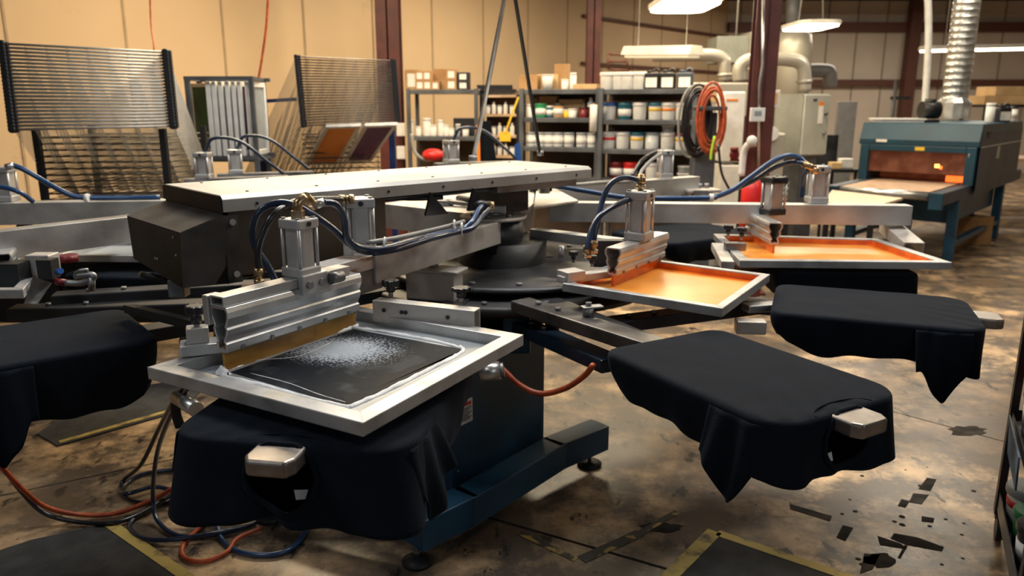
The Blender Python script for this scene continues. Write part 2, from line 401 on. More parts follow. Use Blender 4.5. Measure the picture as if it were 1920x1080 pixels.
# ================================================================== SHELVING
mat('back_brown', (.085,.05,.028), .8, 0, (.04,.025,.015), 2)
def unit(pxl, pxr, Yl, Yr, pys, label, mshelf='shelf_steel', mpost='shelf_steel', dep=.45, th=.05, backs=()):
    A, B = D(pxl,200,Yl), D(pxr,200,Yr); A.z = B.z = 0
    zs = [D((pxl+pxr)/2, py, (Yl+Yr)/2).z for py in pys]
    r = thing('shelving_unit', (A+B)/2, label, 'shelving'); f = frame(A, B-A); Ln = (B-A).length
    for z in zs + [.12]: MB().box(f, 0, Ln, 0, dep, z-th, z).build('shelf', mshelf, r, bevel=.004)
    for x in (0, Ln):
        for y in (0, dep): MB().box(f, x-.022, x+.022, y-.022, y+.022, 0, max(zs)+.01).build('post', mpost, r)
    for za, zb in backs: MB().box(f, .02, Ln-.02, dep-.01, dep, za, zb).build('back_panel', 'back_brown', r)
    def at(px, i, back=.16):
        # point of the shelf seen above pixel column px
        for t in range(0, 401):
            q = f @ V((Ln*t/400, back, 0)); z = zs[i]
            d = q.y*cp + (CH-z)*sp_
            if CX + F*q.x/d >= px: break
        return V((q.x, q.y, z)), math.atan2((B-A).y, (B-A).x)
    return at
A1 = unit(766, 893, 9.7, 9.6, (168, 256), 'grey steel shelving unit beside the dark red column, boxes on top', backs=((.15,1.28),))
A2 = unit(903, 972, 9.9, 9.8, (178, 214, 254, 292), 'narrow black shelving unit with wooden edges and small white bottles', 'wood', 'black_paint', .35, .03, ((.15,1.78),))
A3 = unit(978, 1121, 8.95, 8.7, (167.5, 221, 276, 332), 'grey steel shelving unit of paint cans and clear jars, left of the bucket shelving', backs=((.15,1.83),))
A4 = unit(1127, 1303, 8.6, 8.25, (167, 225, 281, 338), 'grey steel shelving unit holding rows of ink buckets', backs=((.15,1.83),))
# ---- prototypes
def proto_pail(body, lid, band=None, r=.078, h=.165, handle=True):
    o = thing('ink_bucket', (0,0,0), '', 'bucket')
    MB().lathe([(r*.86,0),(r*.9,.004),(r*.98,h*.9),(r*.98,h)], None, 20).build('body', body, o, local=True)
    MB().lathe([(r*1.06,h*.88),(r*1.08,h*.9),(r*1.08,h*1.05),(r*1.0,h*1.1)], None, 20).build('lid', lid, o, local=True)
    if band == 'white_paper': MB().lathe([(r*.935,h*.22),(r*.99,h*.68)], None, 20).build('label', band, o, local=True)
    elif band: MB().lathe([(r*.97,h*.56),(r*.995,h*.74)], None, 20).build('stripe', band, o, local=True)
    return o
def proto_jug(body='black_plastic'):
    o = thing('ink_jug', (0,0,0), '', 'jug')
    MB().prism(round_rect(.16,.13,.025), 0, .17).build('body', body, o, bevel=.012, local=True)
    MB().lathe([(.03,.17),(.03,.2)], Matrix.Translation(V((-.035,0,0))), 12).build('cap', body, o, local=True)
    MB().tube([V((0,0,.17)),V((.02,0,.205)),V((.06,0,.205)),V((.07,0,.17))], .012, 6, curve=3).build('handle', body, o, local=True)
    MB().box(I4, -.06,.06,-.069,-.066,.02,.12).build('label', 'white_paper', o, local=True)
    return o
def proto_bottle(body, cap, r=.035, h=.16):
    o = thing('bottle', (0,0,0), '', 'bottle')
    MB().lathe([(r*.95,0),(r,.006),(r,h*.72),(r*.45,h*.82),(r*.4,h*.86)], None, 14).build('body', body, o, local=True)
    MB().lathe([(r*.45,h*.86),(r*.42,h)], None, 12).build('cap', cap, o, local=True)
    return o
def proto_jar(body, lid, r=.07, h=.17, band=None):
    o = thing('jar', (0,0,0), '', 'jar')
    MB().lathe([(r*.95,0),(r,.01),(r,h*.85)], None, 18).build('body', body, o, local=True)
    MB().lathe([(r*1.04,h*.85),(r*1.04,h)], None, 18).build('lid', lid, o, local=True)
    if band: MB().lathe([(r*1.01,h*.2),(r*1.01,h*.65)], None, 18).build('label', band, o, local=True)
    return o
def proto_box(w, d, h, m='cardboard', lab=True, name='cardboard_box'):
    o = thing(name, (0,0,0), '', 'box')
    MB().box(I4, -w/2,w/2,-d/2,d/2,0,h).build('carton', m, o, bevel=.004, local=True)
    if lab: MB().box(I4, -w*.3,w*.3,-d/2-.003,-d/2,h*.15,h*.8).build('label', 'white_paper', o, local=True)
    else: MB().box(I4, -w/2-.001,w/2+.001,-.025,.025,h*.99,h+.002).build('tape', 'cardboard_pale', o, local=True)
    return o
def put(p, at, px, i, label, group=None, back=.16, dz=0., rz=0.):
    q, a = at(px, i, back); q.z += dz; return place(p, q, a+rz, label, group)
PW = proto_pail('white_plastic', 'white_plastic')
G = 'ink buckets on the grey shelving'
g4 = [(1138,'leftmost'),(1161,'second from left'),(1176,'third from left'),(1199,'fourth from left')]
for px, n in g4: put(PW, A4, px, 0, 'white lidded bucket on the top shelf by the black jugs, '+n, G, dz=0)
PJ = proto_jug()
for px, n in ((1222,'leftmost'),(1252,'middle'),): put(PJ, A4, px, 0, 'black ink jug with white label on the top shelf, %s of the three' % n, 'black ink jugs')
PJ2 = proto_jug('slate_paint'); put(PJ2, A4, 1284, 0, 'bluish ink jug with white label at the right end of the top shelf', 'black ink jugs')
P_ = {'blue': proto_pail('white_plastic','blue'), 'teal': proto_pail('teal','teal','white_paper'), 'tealy': proto_pail('white_plastic','teal','yellow'),
      'or': proto_pail('white_plastic','white_plastic','orange'), 'redl': proto_pail('white_plastic','white_plastic','red'), 'clear': proto_jar('clear_plastic','grey_plastic',.075,.18),
      'dk': proto_pail('white_plastic','dark_red','yellow'), 'dred': proto_pail('dark_red','dark_red','white_paper'), 'red': proto_pail('red','red','white_paper')}
put(P_['blue'], A4, 1142, 1, 'white bucket with a blue lid, left end of the second shelf', G)
put(P_['teal'], A4, 1171, 1, 'dark teal bucket with a white label on the second shelf', G)
put(PW, A4, 1199, 1, 'plain white bucket between the dark teal and teal-lidded buckets', G)
put(P_['tealy'], A4, 1228, 1, 'white bucket with teal lid and yellow band on the second shelf', G)
put(P_['or'], A4, 1253, 1, 'white bucket with an orange band on the second shelf', G)
put(PW, A4, 1279, 1, 'plain white bucket at the right end of the second shelf', G)
put(P_['redl'], A4, 1141, 2, 'white bucket with a red band at the left end of the third shelf', G)
put(PW, A4, 1167, 2, 'plain white bucket right of the red-banded bucket', G)
put(P_['tealy'], A4, 1194, 2, 'white bucket with teal lid and yellow band on the third shelf', G)
put(P_['clear'], A4, 1222, 2, 'clear tub with grey lid among the third shelf buckets', G)
put(PW, A4, 1251, 2, 'white bucket on the third shelf carrying a small tub', G)
ps = proto_pail('grey_plastic','white_plastic',None,.068,.07); put(ps, A4, 1251, 2, 'small grey tub stacked on a white bucket', G, dz=.1816)
put(P_['dk'], A4, 1278, 2, 'white bucket with dark red lid and yellow band, right end of third shelf', G)
put(P_['dred'], A4, 1155, 3, 'dark red bucket with a white label on the low shelf', G)
put(P_['red'], A4, 1181, 3, 'bright red bucket with a white label on the low shelf', G)
put(PW, A4, 1222, 3, 'white bucket on the low shelf behind the air cylinder', G)
put(ps, A4, 1281, 3, 'small grey tub at the right end of the low shelf, lower of two', G); put(ps, A4, 1281, 3, 'small grey tub at the right end of the low shelf, upper of two', G, dz=.078)
# long cardboard behind the second shelf
q, a = A4(1210, 1, .36); b = proto_box(.95,.05,.2,'cardboard',False); place(b, q, a, 'long flat brown carton at the back of the second shelf behind the buckets')
# centre unit
b = proto_box(.22,.2,.16,'cardboard',False,'open_box'); put(b, A3, 994, 0, 'brown cardboard box at the left end above the green cans')
b = proto_box(.25,.2,.17,'cardboard_pale',False); b2 = put(b, A3, 1030, 0, 'pale cardboard box behind the white cup', back=.3)
b = proto_box(.15,.16,.28,'cardboard',False); put(b, A3, 1054, 0, 'tall brown cardboard box on top of the centre shelving', back=.3)
o = thing('plastic_cup', (0,0,0), '', 'cup'); MB().lathe([(.05,0),(.066,.15)], None, 18).build('cup', 'white_plastic', o, local=True); MB().lathe([(.07,.15),(.07,.162)], None, 18).build('rim', 'white_plastic', o, local=True)
put(o, A3, 1026, 0, 'white tapered tub in front of the pale cardboard box', back=.09)
put(proto_jar('white_plastic','white_plastic',.04,.11), A3, 1059, 0, 'small white jar beside the tall white bottle', back=.1)
put(proto_jar('white_plastic','white_plastic',.036,.18), A3, 1074, 0, 'tall white bottle on top of the centre shelving', back=.1)
b = proto_box(.26,.3,.055,'cardboard_pale',False); put(b, A3, 1101, 0, 'flat pale cardboard box between the white bottle and white buckets')
b = proto_box(.2,.16,.24,'cardboard',False); put(b, A3, 1030, 1, 'brown carton behind the green cans', back=.34)
b = proto_box(.28,.16,.2,'cardboard_pale',False); put(b, A3, 1072, 1, 'wide pale carton at the back of the second shelf', back=.34)
Gc = 'cans and jars on the centre shelving'
put(proto_jar('white_plastic','white_plastic',.045,.15), A3, 994, 1, 'white jar left of the green can', Gc, back=.1)
put(proto_jar('green','green',.062,.155,'white_paper'), A3, 1014, 1, 'large green can with a white label', Gc, back=.1)
put(proto_jar('teal','white_plastic',.04,.13,'white_paper'), A3, 1031, 1, 'small dark green jar beside the large green can', Gc, back=.1)
put(proto_jar('cardboard','black_plastic',.058,.155,'white_paper'), A3, 1047, 1, 'brown jar with black lid and white label', Gc, back=.1)
put(proto_jar('yellow','white_plastic',.035,.09), A3, 1062, 1, 'small yellow jar on the second shelf', Gc, back=.1)
put(proto_jar('white_plastic','white_plastic',.05,.10), A3, 1074, 1, 'squat white jar right of the yellow jar', Gc, back=.1)
put(proto_jar('dark_red','black_plastic',.055,.12), A3, 1095, 1, 'dark red jar near the right post of the centre shelving', Gc, back=.1)
put(proto_bottle('orange','white_plastic',.025,.16), A3, 1094, 1, 'slim bottle with orange body behind the dark red jar', Gc, back=.25)
put(proto_bottle('white_plastic','white_plastic',.04,.22), A3, 1107, 1, 'white bottle at the right end of the second shelf', Gc, back=.16)
pj = proto_jar('clear_plastic','grey_plastic',.058,.16,'white_paper')
for px, n in ((996,'leftmost'),(1013,'second from left'),(1030,'third from left'),(1047,'fourth from left'),(1067,'third from right'),(1090,'second from right'),(1110,'rightmost')):
    put(pj, A3, px, 2, 'clear jar with grey lid and white label on the third shelf, '+n, 'clear jars', back=.1)
p1 = proto_jar('cardboard_pale','wood_pale',.06,.08); put(p1, A3, 1030, 3, 'squat tan tub on the low centre shelf', back=.1)
p1 = proto_jar('grey_plastic','white_plastic',.08,.08); put(p1, A3, 1058, 3, 'squat grey tub with pale lid on the low centre shelf', back=.1)
q, a = A3(1113, 1, -.06)
rl = thing('paper_roll', V((q.x,q.y,D(1113,248,8.6).z)), 'upright white paper roll hung on the shelving post', 'roll')
MB().cyl(D(1112,247,8.62), D(1114,196,8.62), .042, 20).build('roll', 'white_paper', rl); MB().cyl(D(1112,249,8.62), D(1114,194,8.62), .015, 12).build('core', 'cardboard', rl)
# left unit
Gl = 'labelled boxes on the left shelving'
bb = proto_box(.17,.22,.24); put(bb, A1, 776, 0, 'large brown box at the left end of the shelving by the red column', Gl, back=.25)
bs = proto_box(.11,.12,.11)
for px, dz, n in ((789,0,'lower left'),(803,0,'lower middle'),(789,.1105,'upper left'),(803,.1105,'upper middle')):
    put(bs, A1, px, 0, 'small white-labelled box in the little stack, '+n, Gl, dz=dz, back=.1)
put(proto_box(.1,.12,.1), A1, 818, 0, 'small brown box right of the little stack', Gl, back=.1)
put(proto_box(.22,.22,.25,'cardboard',False), A1, 833, 0, 'tall brown box standing behind the white-labelled cartons', Gl, back=.3)
bs2 = proto_box(.13,.13,.12)
put(bs2, A1, 848, 0, 'white-labelled carton in front of the tall brown box, lower', Gl, back=.1); put(bs2, A1, 848, 0, 'white-labelled carton in front of the tall brown box, upper', Gl, back=.1, dz=.1205)
bk = proto_box(.14,.14,.1,'black_plastic',True,'storage_bin')
put(bk, A1, 870, 0, 'black bin with white label, lower of two', Gl, back=.1); put(bk, A1, 870, 0, 'black bin with white label, upper of two', Gl, back=.1, dz=.1025)
Gb = 'bottles on the left shelving'
for px, r, h, n in ((771,.03,.2,'tall slim white bottle at the left post'),(785,.035,.12,'short white bottle left of the thick one'),(801,.05,.22,'thickest white bottle'),(813,.04,.14,'white jar right of the thickest bottle'),(827,.035,.2,'tall white bottle in the middle of the shelf'),(837,.035,.14,'white bottle right of the middle tall bottle'),(847,.035,.1,'short white jar')):
    put(proto_jar('white_plastic','white_plastic',r,h), A1, px, 1, n+', grey shelving by the red column', Gb, back=.1)
put(proto_jar('grey_plastic','white_plastic',.03,.15), A1, 859, 1, 'grey bottle with white cap on the left shelving', Gb, back=.1)
put(proto_jar('white_plastic','white_plastic',.04,.1), A1, 873, 1, 'small white jar at the right end of the left shelving', Gb, back=.1)
put(proto_box(.26,.2,.22,'black_plastic',False,'storage_bin'), A1, 872, 1, 'black bin at the back of the left shelving', back=.3)
# narrow unit: little bottles in rows
pb = proto_bottle('white_plastic','white_plastic',.028,.15); pb2 = proto_jar('white_plastic','grey_plastic',.03,.11)
for i, row in enumerate(('top','second','third')):
    for j, px in enumerate((915,926,937,948,960)):
        put(pb if (i+j) % 2 else pb2, A2, px, i+1, ('slim' if (i+j) % 2 else 'squat')+' white bottle on the black shelving, %s row, %s' % (row, ('leftmost','second from left','middle','second from right','rightmost')[j]), 'small bottles on the black shelving', back=.1)
for i, (px, m_) in enumerate(((905,'orange'),(908,'orange'))):
    put(proto_box(.08,.03,.06,m_,False,'storage_bin'), A2, px+6, 2+i, 'orange bin card on the black shelving, '+('upper','lower')[i], back=.03)
sd = MB()
for k in range(5):
    sd.box(Matrix.Translation(A2(935,0,.16)[0]+V((random.uniform(-.05,.05),0,.025*k))) @ Matrix.Rotation(random.uniform(-.2,.2),4,'Z'), -.22,.22,-.14,.14,0,.02)
solo(sd, 'folded_sheets', 'black_plastic', 'loose pile of dark folded sheets on the narrow black shelving', 'sheets')
# brush / broom, yellow handle
bd = thing('brush', D(951,250,8.5), 'yellow-handled brush leaning between the shelving units', 'brush')
MB().beam(D(947,250,8.5), D(972,182,8.5), .05, .02, top=False).build('handle', 'yellow', bd); MB().box(Matrix.Translation(D(947,256,8.5)), -.06,.06,-.02,.02,-.05,.05).build('bristles', 'yellow', bd)
# apron hanging
ap = MB()
P0 = [D(905,228,9.3), D(920,225,9.3), D(931,300,9.3), D(932,345,9.3), D(893,345,9.3), D(897,260,9.3)]
ap.add(P0, [range(6)]); solo(ap, 'apron', 'cloth', 'black apron hanging beside the narrow shelving', 'apron', solid=.03)
ap = MB().add([D(893,235,9.25), D(899,232,9.25), D(902,345,9.25), D(888,345,9.25)], [range(4)]); solo(ap, 'sash', 'orange', 'orange-red strap hanging next to the black apron', 'strap', solid=.02)
b = MB().add([D(965,272,8.6), D(975,266,8.6), D(980,335,8.6), D(962,335,8.6)], [range(4)]); solo(b, 'cloth', 'blue', 'blue cloth hanging under the wooden shelf edge', 'cloth', solid=.03)
rd = MB().sphere(D(812,290,9.3), .13, 10, (1,1,.55)); solo(rd, 'bowl', 'red', 'bright red bowl under the left grey shelving', 'bowl')
cl = MB().tube([D(772,250,9.3),D(778,285,9.3),D(800,300,9.3),D(825,292,9.3),D(838,280,9.3),D(855,282,9.3)], .02, 8, curve=6); solo(cl, 'cable', 'grey_hose', 'pale thick cable looping under the left shelving', 'cable')
for i, (px, py, n) in enumerate(((752,243,'upper'),(752,286,'lower'))):
    p = D(px, py, 9.9); r = thing('notice_card', p, n+' white notice box on the dark red column', 'notice')
    MB().box(Matrix.Translation(p), -.055,.055,-.02,.02,-.08,.08).build('case', 'white_plastic', r, bevel=.008); MB().box(Matrix.Translation(p), -.04,.04,-.022,-.02,-.05,.05).build('sheet', 'label_white', r)
# ================================================================== HOSE STAND
p = D(1320,300,7.6); hs = thing('hose_stand', V((p.x,p.y,0)), 'dark grey stand carrying coiled black and orange hoses', 'stand')
m = Matrix.Translation(V((p.x,p.y,0)))
MB().box(m, -.10,.10,-.03,.03,.02,1.62).build('upright', 'shelf_steel', hs, bevel=.005); MB().box(m, -.25,.25,-.2,.2,0,.02).build('base', 'shelf_steel', hs)
MB().box(m, -.13,.14,-.22,.03,1.64,1.68).build('bracket', 'shelf_steel', hs, bevel=.01)
def coil(cx, cy, rx, rz, n, r, name, material, label, Y, tilt=.3, jit=.02):
    mb = MB(); c = D(cx, cy, Y); pts = []
    for k in range(n*24+1):
        a = 2*math.pi*k/24; t = k/24
        j = math.sin(t*2.3)*jit; q = V(((rx+j)*math.sin(a), (t/n-.5)*.10, (rz+j*1.5)*math.cos(a)+math.sin(t*1.7)*jit)); q.x += q.y*tilt
        pts.append(c+q)
    mb.tube(pts, r, 8); return solo(mb, name, material, label, 'hose')
coil(1308, 228, .115, .29, 6, .013, 'air_hose', 'black_hose', 'coiled black hose hanging on the grey stand behind the orange one', 7.52, jit=.025)
coil(1334, 224, .105, .27, 5, .012, 'air_hose', 'orange_hose', 'coiled orange hose hanging on the grey stand', 7.40, jit=.03)
coil(1297, 232, .11, .31, 1, .012, 'air_hose', 'grey_hose', 'single loop of pale hose at the left of the hose stand', 7.6)
# white cabinet
p = D(1374,250,8.0); r = thing('white_cabinet', V((p.x,p.y,0)), 'tall narrow white cabinet right of the hose coils', 'cabinet'); m = Matrix.Translation(V((p.x,p.y,0)))
MB().box(m, -.11,.11,0,.3,1.12,1.82).build('door', 'white_plastic', r, bevel=.015); MB().box(m, -.1,.1,0,.3,.1,1.09).build('lower_case', 'white_plastic', r, bevel=.01)
MB().box(m, -.085,.03,-.004,0,1.73,1.75).build('marking', 'orange', r); MB().box(m, -.11,.11,.01,.29,0,.1).build('plinth', 'grey_plastic', r)
r2 = thing('glove', D(1377,290,7.8), 'dark red glove hung in front of the white cabinet', 'glove'); g = MB()
g.sphere(D(1377,290,7.8), .05, 8, (1,.5,1.2)); 
for k in range(4): g.tube([D(1377,290,7.8), D(1370+k*5,302,7.8)], .012, 6)
g.build('palm', 'dark_red', r2); MB().cyl(D(1377,283,7.8), D(1377,276,7.8), .04).build('cuff', 'dark_red', r2)
# pipe elbow + fire red cylinder at the column
r = thing('drain_pipe', D(1400,290,6.9), 'white pipe elbow wrapped round the nearest red column', 'pipe')
MB().tube([D(1390,330,6.85),D(1394,290,6.85),D(1402,272,6.82),D(1418,268,6.8)], .03, 12, curve=6).build('elbow', 'white_plastic', r); MB().sphere(D(1410,264,6.7), .045).build('valve', 'white_plastic', r)
r = thing('fire_extinguisher', V((D(1412,340,6.7).x,6.6,0)), 'red cylinder standing against the foot of the nearest red column', 'extinguisher'); q = V((D(1412,340,6.6).x,6.6,0))
MB().lathe([(.09,.62),(.09,1.0),(.05,1.08),(.02,1.1)], Matrix.Translation(q), 20).build('tank', 'red', r); MB().box(Matrix.Translation(q), -.1,.1,-.1,.1,0,.62).build('stand', 'post_red', r)
# yellow ribbon etc.
rb = MB().tube([D(1340,255,7.3),D(1334,285,7.3),D(1333,300,7.3)], .012, 6, curve=4); solo(rb, 'tag_ribbon', mat('lime',(.5,.8,.05),.5), 'lime green ribbon dangling below the orange hose', 'ribbon')
cb = MB().tube([D(1347,270,7.2),D(1352,320,7.2),D(1362,345,7.2),D(1372,362,7.2)], .012, 6, curve=6); solo(cb, 'power_cord', 'black_hose', 'black cord hanging in front of the white cabinet', 'cord')
# ================================================================== DUCTWORK, TANK, ELECTRICS
def duct(pts, r, name, label, m='duct_cream', curve=6, flange=()):
    o = thing(name, V(pts[0]), label, 'duct'); MB().tube(pts, r, 18, curve=curve).build('pipe', m, o)
    for a, b in flange: MB().cyl(a, b, r*1.18, 18).build('collar', m, o)
    return o
duct([D(1225,104,11), D(1310,103,11), D(1340,104,11), D(1357,112,11), D(1358,125,11), D(1358,152,11)], .085, 'air_duct', 'pale elbow duct coming down left of the nearest red column', flange=((D(1358,138,11),D(1358,143,11)),))
duct([D(1386,152,10.5), D(1386,130,10.5), D(1396,116,10.5), D(1420,110,10.5), D(1475,112,10.5), D(1500,118,10.5), D(1508,135,10.5), D(1508,172,10.5)], .085, 'air_duct', 'silver duct arching behind the nearest red column', flange=((D(1508,150,10.5),D(1508,156,10.5)),))
duct([D(1505,133,14), D(1548,133,14), D(1556,140,14), D(1556,165,14)], .12, 'air_duct', 'short dark duct stub behind the white tank', 'plate_grey')
duct([D(1488,-30,13), D(1487,75,13)], .11, 'flue_pipe', 'dark grey flue rising from the white tank', 'plate_grey', 0, ((D(1487,60,13),D(1487,70,13)),))
q = D(1476,170,12.8); r = thing('tank', V((q.x,q.y,1.2)), 'large white tank behind the nearest red column', 'tank')
MB().lathe([(.32,1.3),(.33,2.6),(.30,2.76),(.15,2.85)], Matrix.Translation(V((q.x,q.y,0))), 28).build('shell', 'duct_cream', r); MB().lathe([(.3,0),(.3,1.3)], Matrix.Translation(V((q.x,q.y,0))), 24).build('skirt', 'plate_grey', r)
q = D(1378,100,12); r = thing('ventilation_unit', q, 'grey ventilation box with pale end panel near the roof', 'ventilation')
MB().box(Matrix.Translation(q), -.35,.12,-.3,.3,-.15,.22).build('case', 'elec_dark', r, bevel=.01); MB().box(Matrix.Translation(q), .12,.2,-.34,.3,-.25,.28).build('end_panel', 'duct_cream', r, bevel=.01)
MB().tube([q+V((0,0,.22)), V((q.x,q.y,CZ))], .012, 6).build('hanger', 'wire', r)
q = D(1352,170,9.6); r = thing('equipment_crate', V((q.x,q.y,0)), 'tan boxed machine behind the hose coils', 'machine')
MB().box(Matrix.Translation(V((q.x,q.y,0))), -.42,.38,0,.5,1.55,1.95).build('case', 'duct_cream', r, bevel=.02); MB().box(Matrix.Translation(V((q.x,q.y,0))), -.42,-.02,-.01,0,1.72,1.9).build('panel', 'cardboard_pale', r)
MB().box(Matrix.Translation(V((q.x,q.y,0))), -.38,.34,.04,.46,0,1.55).build('stand', 'black_paint', r)
# metal bracket in the corner
br = MB()
A_, B_ = D(1145,105,12), D(1175,104,12)
for a, b in ((D(1140,100,12),D(1141,130,12)),(D(1140,101,12),D(1172,103,12)),(D(1141,130,12),D(1180,132,12)),(D(1172,103,12),D(1180,132,12)),(D(1141,115,12),D(1175,116,12))): br.tube([a,b], .02, 6)
solo(br, 'wall_bracket', 'girt', 'dark red metal bracket frame high on the wall above the white buckets', 'bracket')
# electrical cabinet
m = frame(D(1508,172,8.2), V((.9,.35,0))); m.translation.z = 0
r = thing('electrical_cabinet', V(m.translation), 'grey electrical cabinet with two door latches, right of the nearest red column', 'cabinet')
zt, zb = D(1508,176,8.2).z, D(1508,292,8.2).z
MB().box(m, 0,.33,0,.42,zb,zt).build('case', 'elec_grey', r, bevel=.006); dr = MB().box(m, .0,.33,-.03,-.004,zb+.01,zt-.01).build('door', 'elec_grey', r, bevel=.006)
MB().box(m, -.004,-.001,.0,.42,zb,zt).build('side_panel', 'elec_dark', r)
MB().box(m, .18,.24,-.034,-.03,zt-.30,zt-.12).build('label', 'label_white', dr); MB().box(m, .18,.24,-.034,-.03,zt-.12,zt-.08).build('label', 'orange', dr); MB().box(m, .1,.15,-.034,-.03,zt-.07,zt-.05).build('label', 'text_dark', dr)
for dz in (.2,.4): MB().cyl(m @ V((.27,-.03,zt-dz)), m @ V((.27,-.055,zt-dz)), .015).build('latch', 'steel', dr)
MB().box(m, .05,.28,.05,.35,0,zb).build('stand', 'shelf_steel', r)
# small window sign at the column and grey stand
p = D(1450,185,7.6); r = thing('notice_card', p, 'small framed notice right of the thermostat column', 'notice'); MB().box(Matrix.Translation(p), -.05,.06,-.015,.015,-.08,.08).build('frame', 'white_plastic', r, bevel=.004); MB().box(Matrix.Translation(p), -.03,.035,-.018,-.015,-.05,.05).build('sheet', 'cardboard_pale', r)
q = D(1448,250,7.8); r = thing('pump_case', V((q.x,q.y,0)), 'pale case with round cover standing right of the thermostat column', 'machine')
MB().box(Matrix.Translation(V((q.x,q.y,0))), -.05,.14,0,.3,0,1.42).build('case', 'duct_cream', r, bevel=.02); MB().cyl(q+V((-.02,0,.0)), q+V((-.02,-.05,.0)), .07, 20).build('cover', 'white_plastic', r)
for k in range(4):
    q = D(1478, 0, 8.0); bg = MB().box(Matrix.Translation(V((q.x-.0,8.0,.72+.055*k))) @ Matrix.Rotation(.1*k,4,'Z'), -.12,.12,-.1,.1,0,.052)
    solo(bg, 'folded_bag', 'duct_cream', 'folded pale sack on the stack under the electrical cabinet, %s' % ('lowest','second from bottom','third from bottom','topmost')[k], 'sack', 'folded sacks', bevel=.02)
st = MB().box(Matrix.Translation(V((D(1478,0,8.0).x,8.0,0))), -.14,.14,-.12,.12,0,.72); solo(st, 'stool', 'black_paint', 'black stand holding the folded sacks', 'stand')
# spiral duct
q0, q1 = D(1796,-40,10.2), D(1790,185,10.2); a0 = thing('spiral_duct', V((q1.x,q1.y,q1.z)), 'large silver spiral duct rising from the dryer', 'duct'); mb = MB()
q0 = V((q1.x,q1.y,CZ)); rr = .155; prof = []; L_ = q0.z-q1.z
for i in range(30):
    z = q1.z + L_*i/29; prof += [(rr, z-.002), (rr+.0022, z), (rr, z+.002)]
mb.lathe(prof, Matrix.Translation(V((q1.x,q1.y,0))), 32).build('spiral_pipe', 'galv', a0)
zd = D(1790,222,10.2).z
MB().lathe([(.20,zd),(.20,q1.z-.05),(rr,q1.z+.01)], Matrix.Translation(V((q1.x,q1.y,0))), 12, False).build('hood', 'galv', a0)
duct([D(1739,-30,11), D(1741,60,11), D(1738,140,11), D(1732,225,11)], .045, 'vent_pipe', 'slim white vertical pipe left of the spiral duct', 'white_plastic', 4)
# ================================================================== CONVEYOR DRYER
fr = V((5.04,8.5,0)); dx = V((-.74,.67,0)).normalized(); dy = V((.67,.74,0)).normalized()   # dx: along the front to the left; dy: into the tunnel
md = Matrix((dx, dy, V((0,0,1)))).transposed().to_4x4(); md.translation = fr   # x: right->left, y: depth
FWd, LEN = 1.22, 2.3
dr = thing('conveyor_dryer', fr, 'blue conveyor tunnel dryer with glowing orange inside, under the spiral duct', 'dryer')
zt = 1.49; z0 = .82
def b_(x0,x1,y0,y1,za,zb,name,m,parent=dr,bevel=.008): return MB().box(md, x0,x1,y0,y1,za,zb).build(name, m, parent, bevel=bevel)
hood = MB().sweep([(0,1.24),(0,1.30),(.08,zt),(LEN-.08,zt),(LEN,1.40),(LEN,1.24)], -.02, FWd+.02, md); hood.build('hood', 'teal_paint', dr, bevel=.01)
MB().box(md, -.024,-.02,.06,LEN-.02,z0-.1,1.38).build('side_panel', 'slate_paint', dr)
MB().box(md, -.03,-.024,.06,LEN-.02,1.235,1.245).build('side_seam', 'galv', dr)
for y in (.9,): MB().box(md, -.03,-.024,y,y+.12,1.08,1.22).build('vent_plate', 'duct_cream', dr)
MB().box(md, -.03,-.024,.3,.45,1.33,1.40).build('name_plate', 'black_paint', dr)
b_(0,.10,0,LEN,z0,1.24,'front_post','teal_paint'); b_(FWd-.10,FWd,0,LEN,z0,1.24,'front_post','teal_paint')
b_(.1,FWd-.1,-.0,.04,1.17,1.24,'lintel','teal_paint')
b_(.1,FWd-.1,.5,.53,.80,1.2,'inner_baffle','tunnel'); b_(.1,FWd-.1,.04,.5,1.19,1.2,'tunnel_ceiling','tunnel')
cu = MB().box(md, .1,FWd-.1,.06,.07,.93,1.18); cu.build('heat_curtain', 'tunnel', dr)
b_(.36,.41,.052,.058,1.0,1.04,'lamp_glow','glow_bright'); b_(.33,.36,.052,.058,.985,1.02,'lamp_glow','glow')
b_(.11,.34,.3,.31,.83,.90,'element_glow','glow')
b_(.52,.62,-.006,0,1.185,1.225,'warning_label','yellow'); b_(.93,1.05,-.004,.0,1.27,1.30,'maker_label','label_white')
b_(.06,.075,-.01,0,1.13,1.17,'indicator','galv')
belt = MB().box(md, .17,FWd-.17,-1.0,LEN,.81,.83); belt.build('belt', 'belt', dr)
MB().cyl(md @ V((.17,-1.0,.785)), md @ V((FWd-.17,-1.0,.785)), .045, 20).build('roller', 'galv', dr)
for x0 in (.02, FWd-.14): b_(x0,x0+.12,-1.05,LEN+.6,.70,.83,'side_rail','slate_paint')
for x0 in (.02, FWd-.14): b_(x0-.005,x0+.125,-1.1,-1.05,.66,.835,'rail_cap','teal_paint')
for x0 in (.03, FWd-.13):
    for y0 in (-.35, 1.9): b_(x0,x0+.1,y0,y0+.1,0,.7,'leg','blue_paint')
    b_(x0+.01,x0+.09,-.25,1.9,.18,.24,'stretcher','blue_paint')
b_(.13,FWd-.13,-.2,1.9,.42,.70,'drive_case','blue_paint')
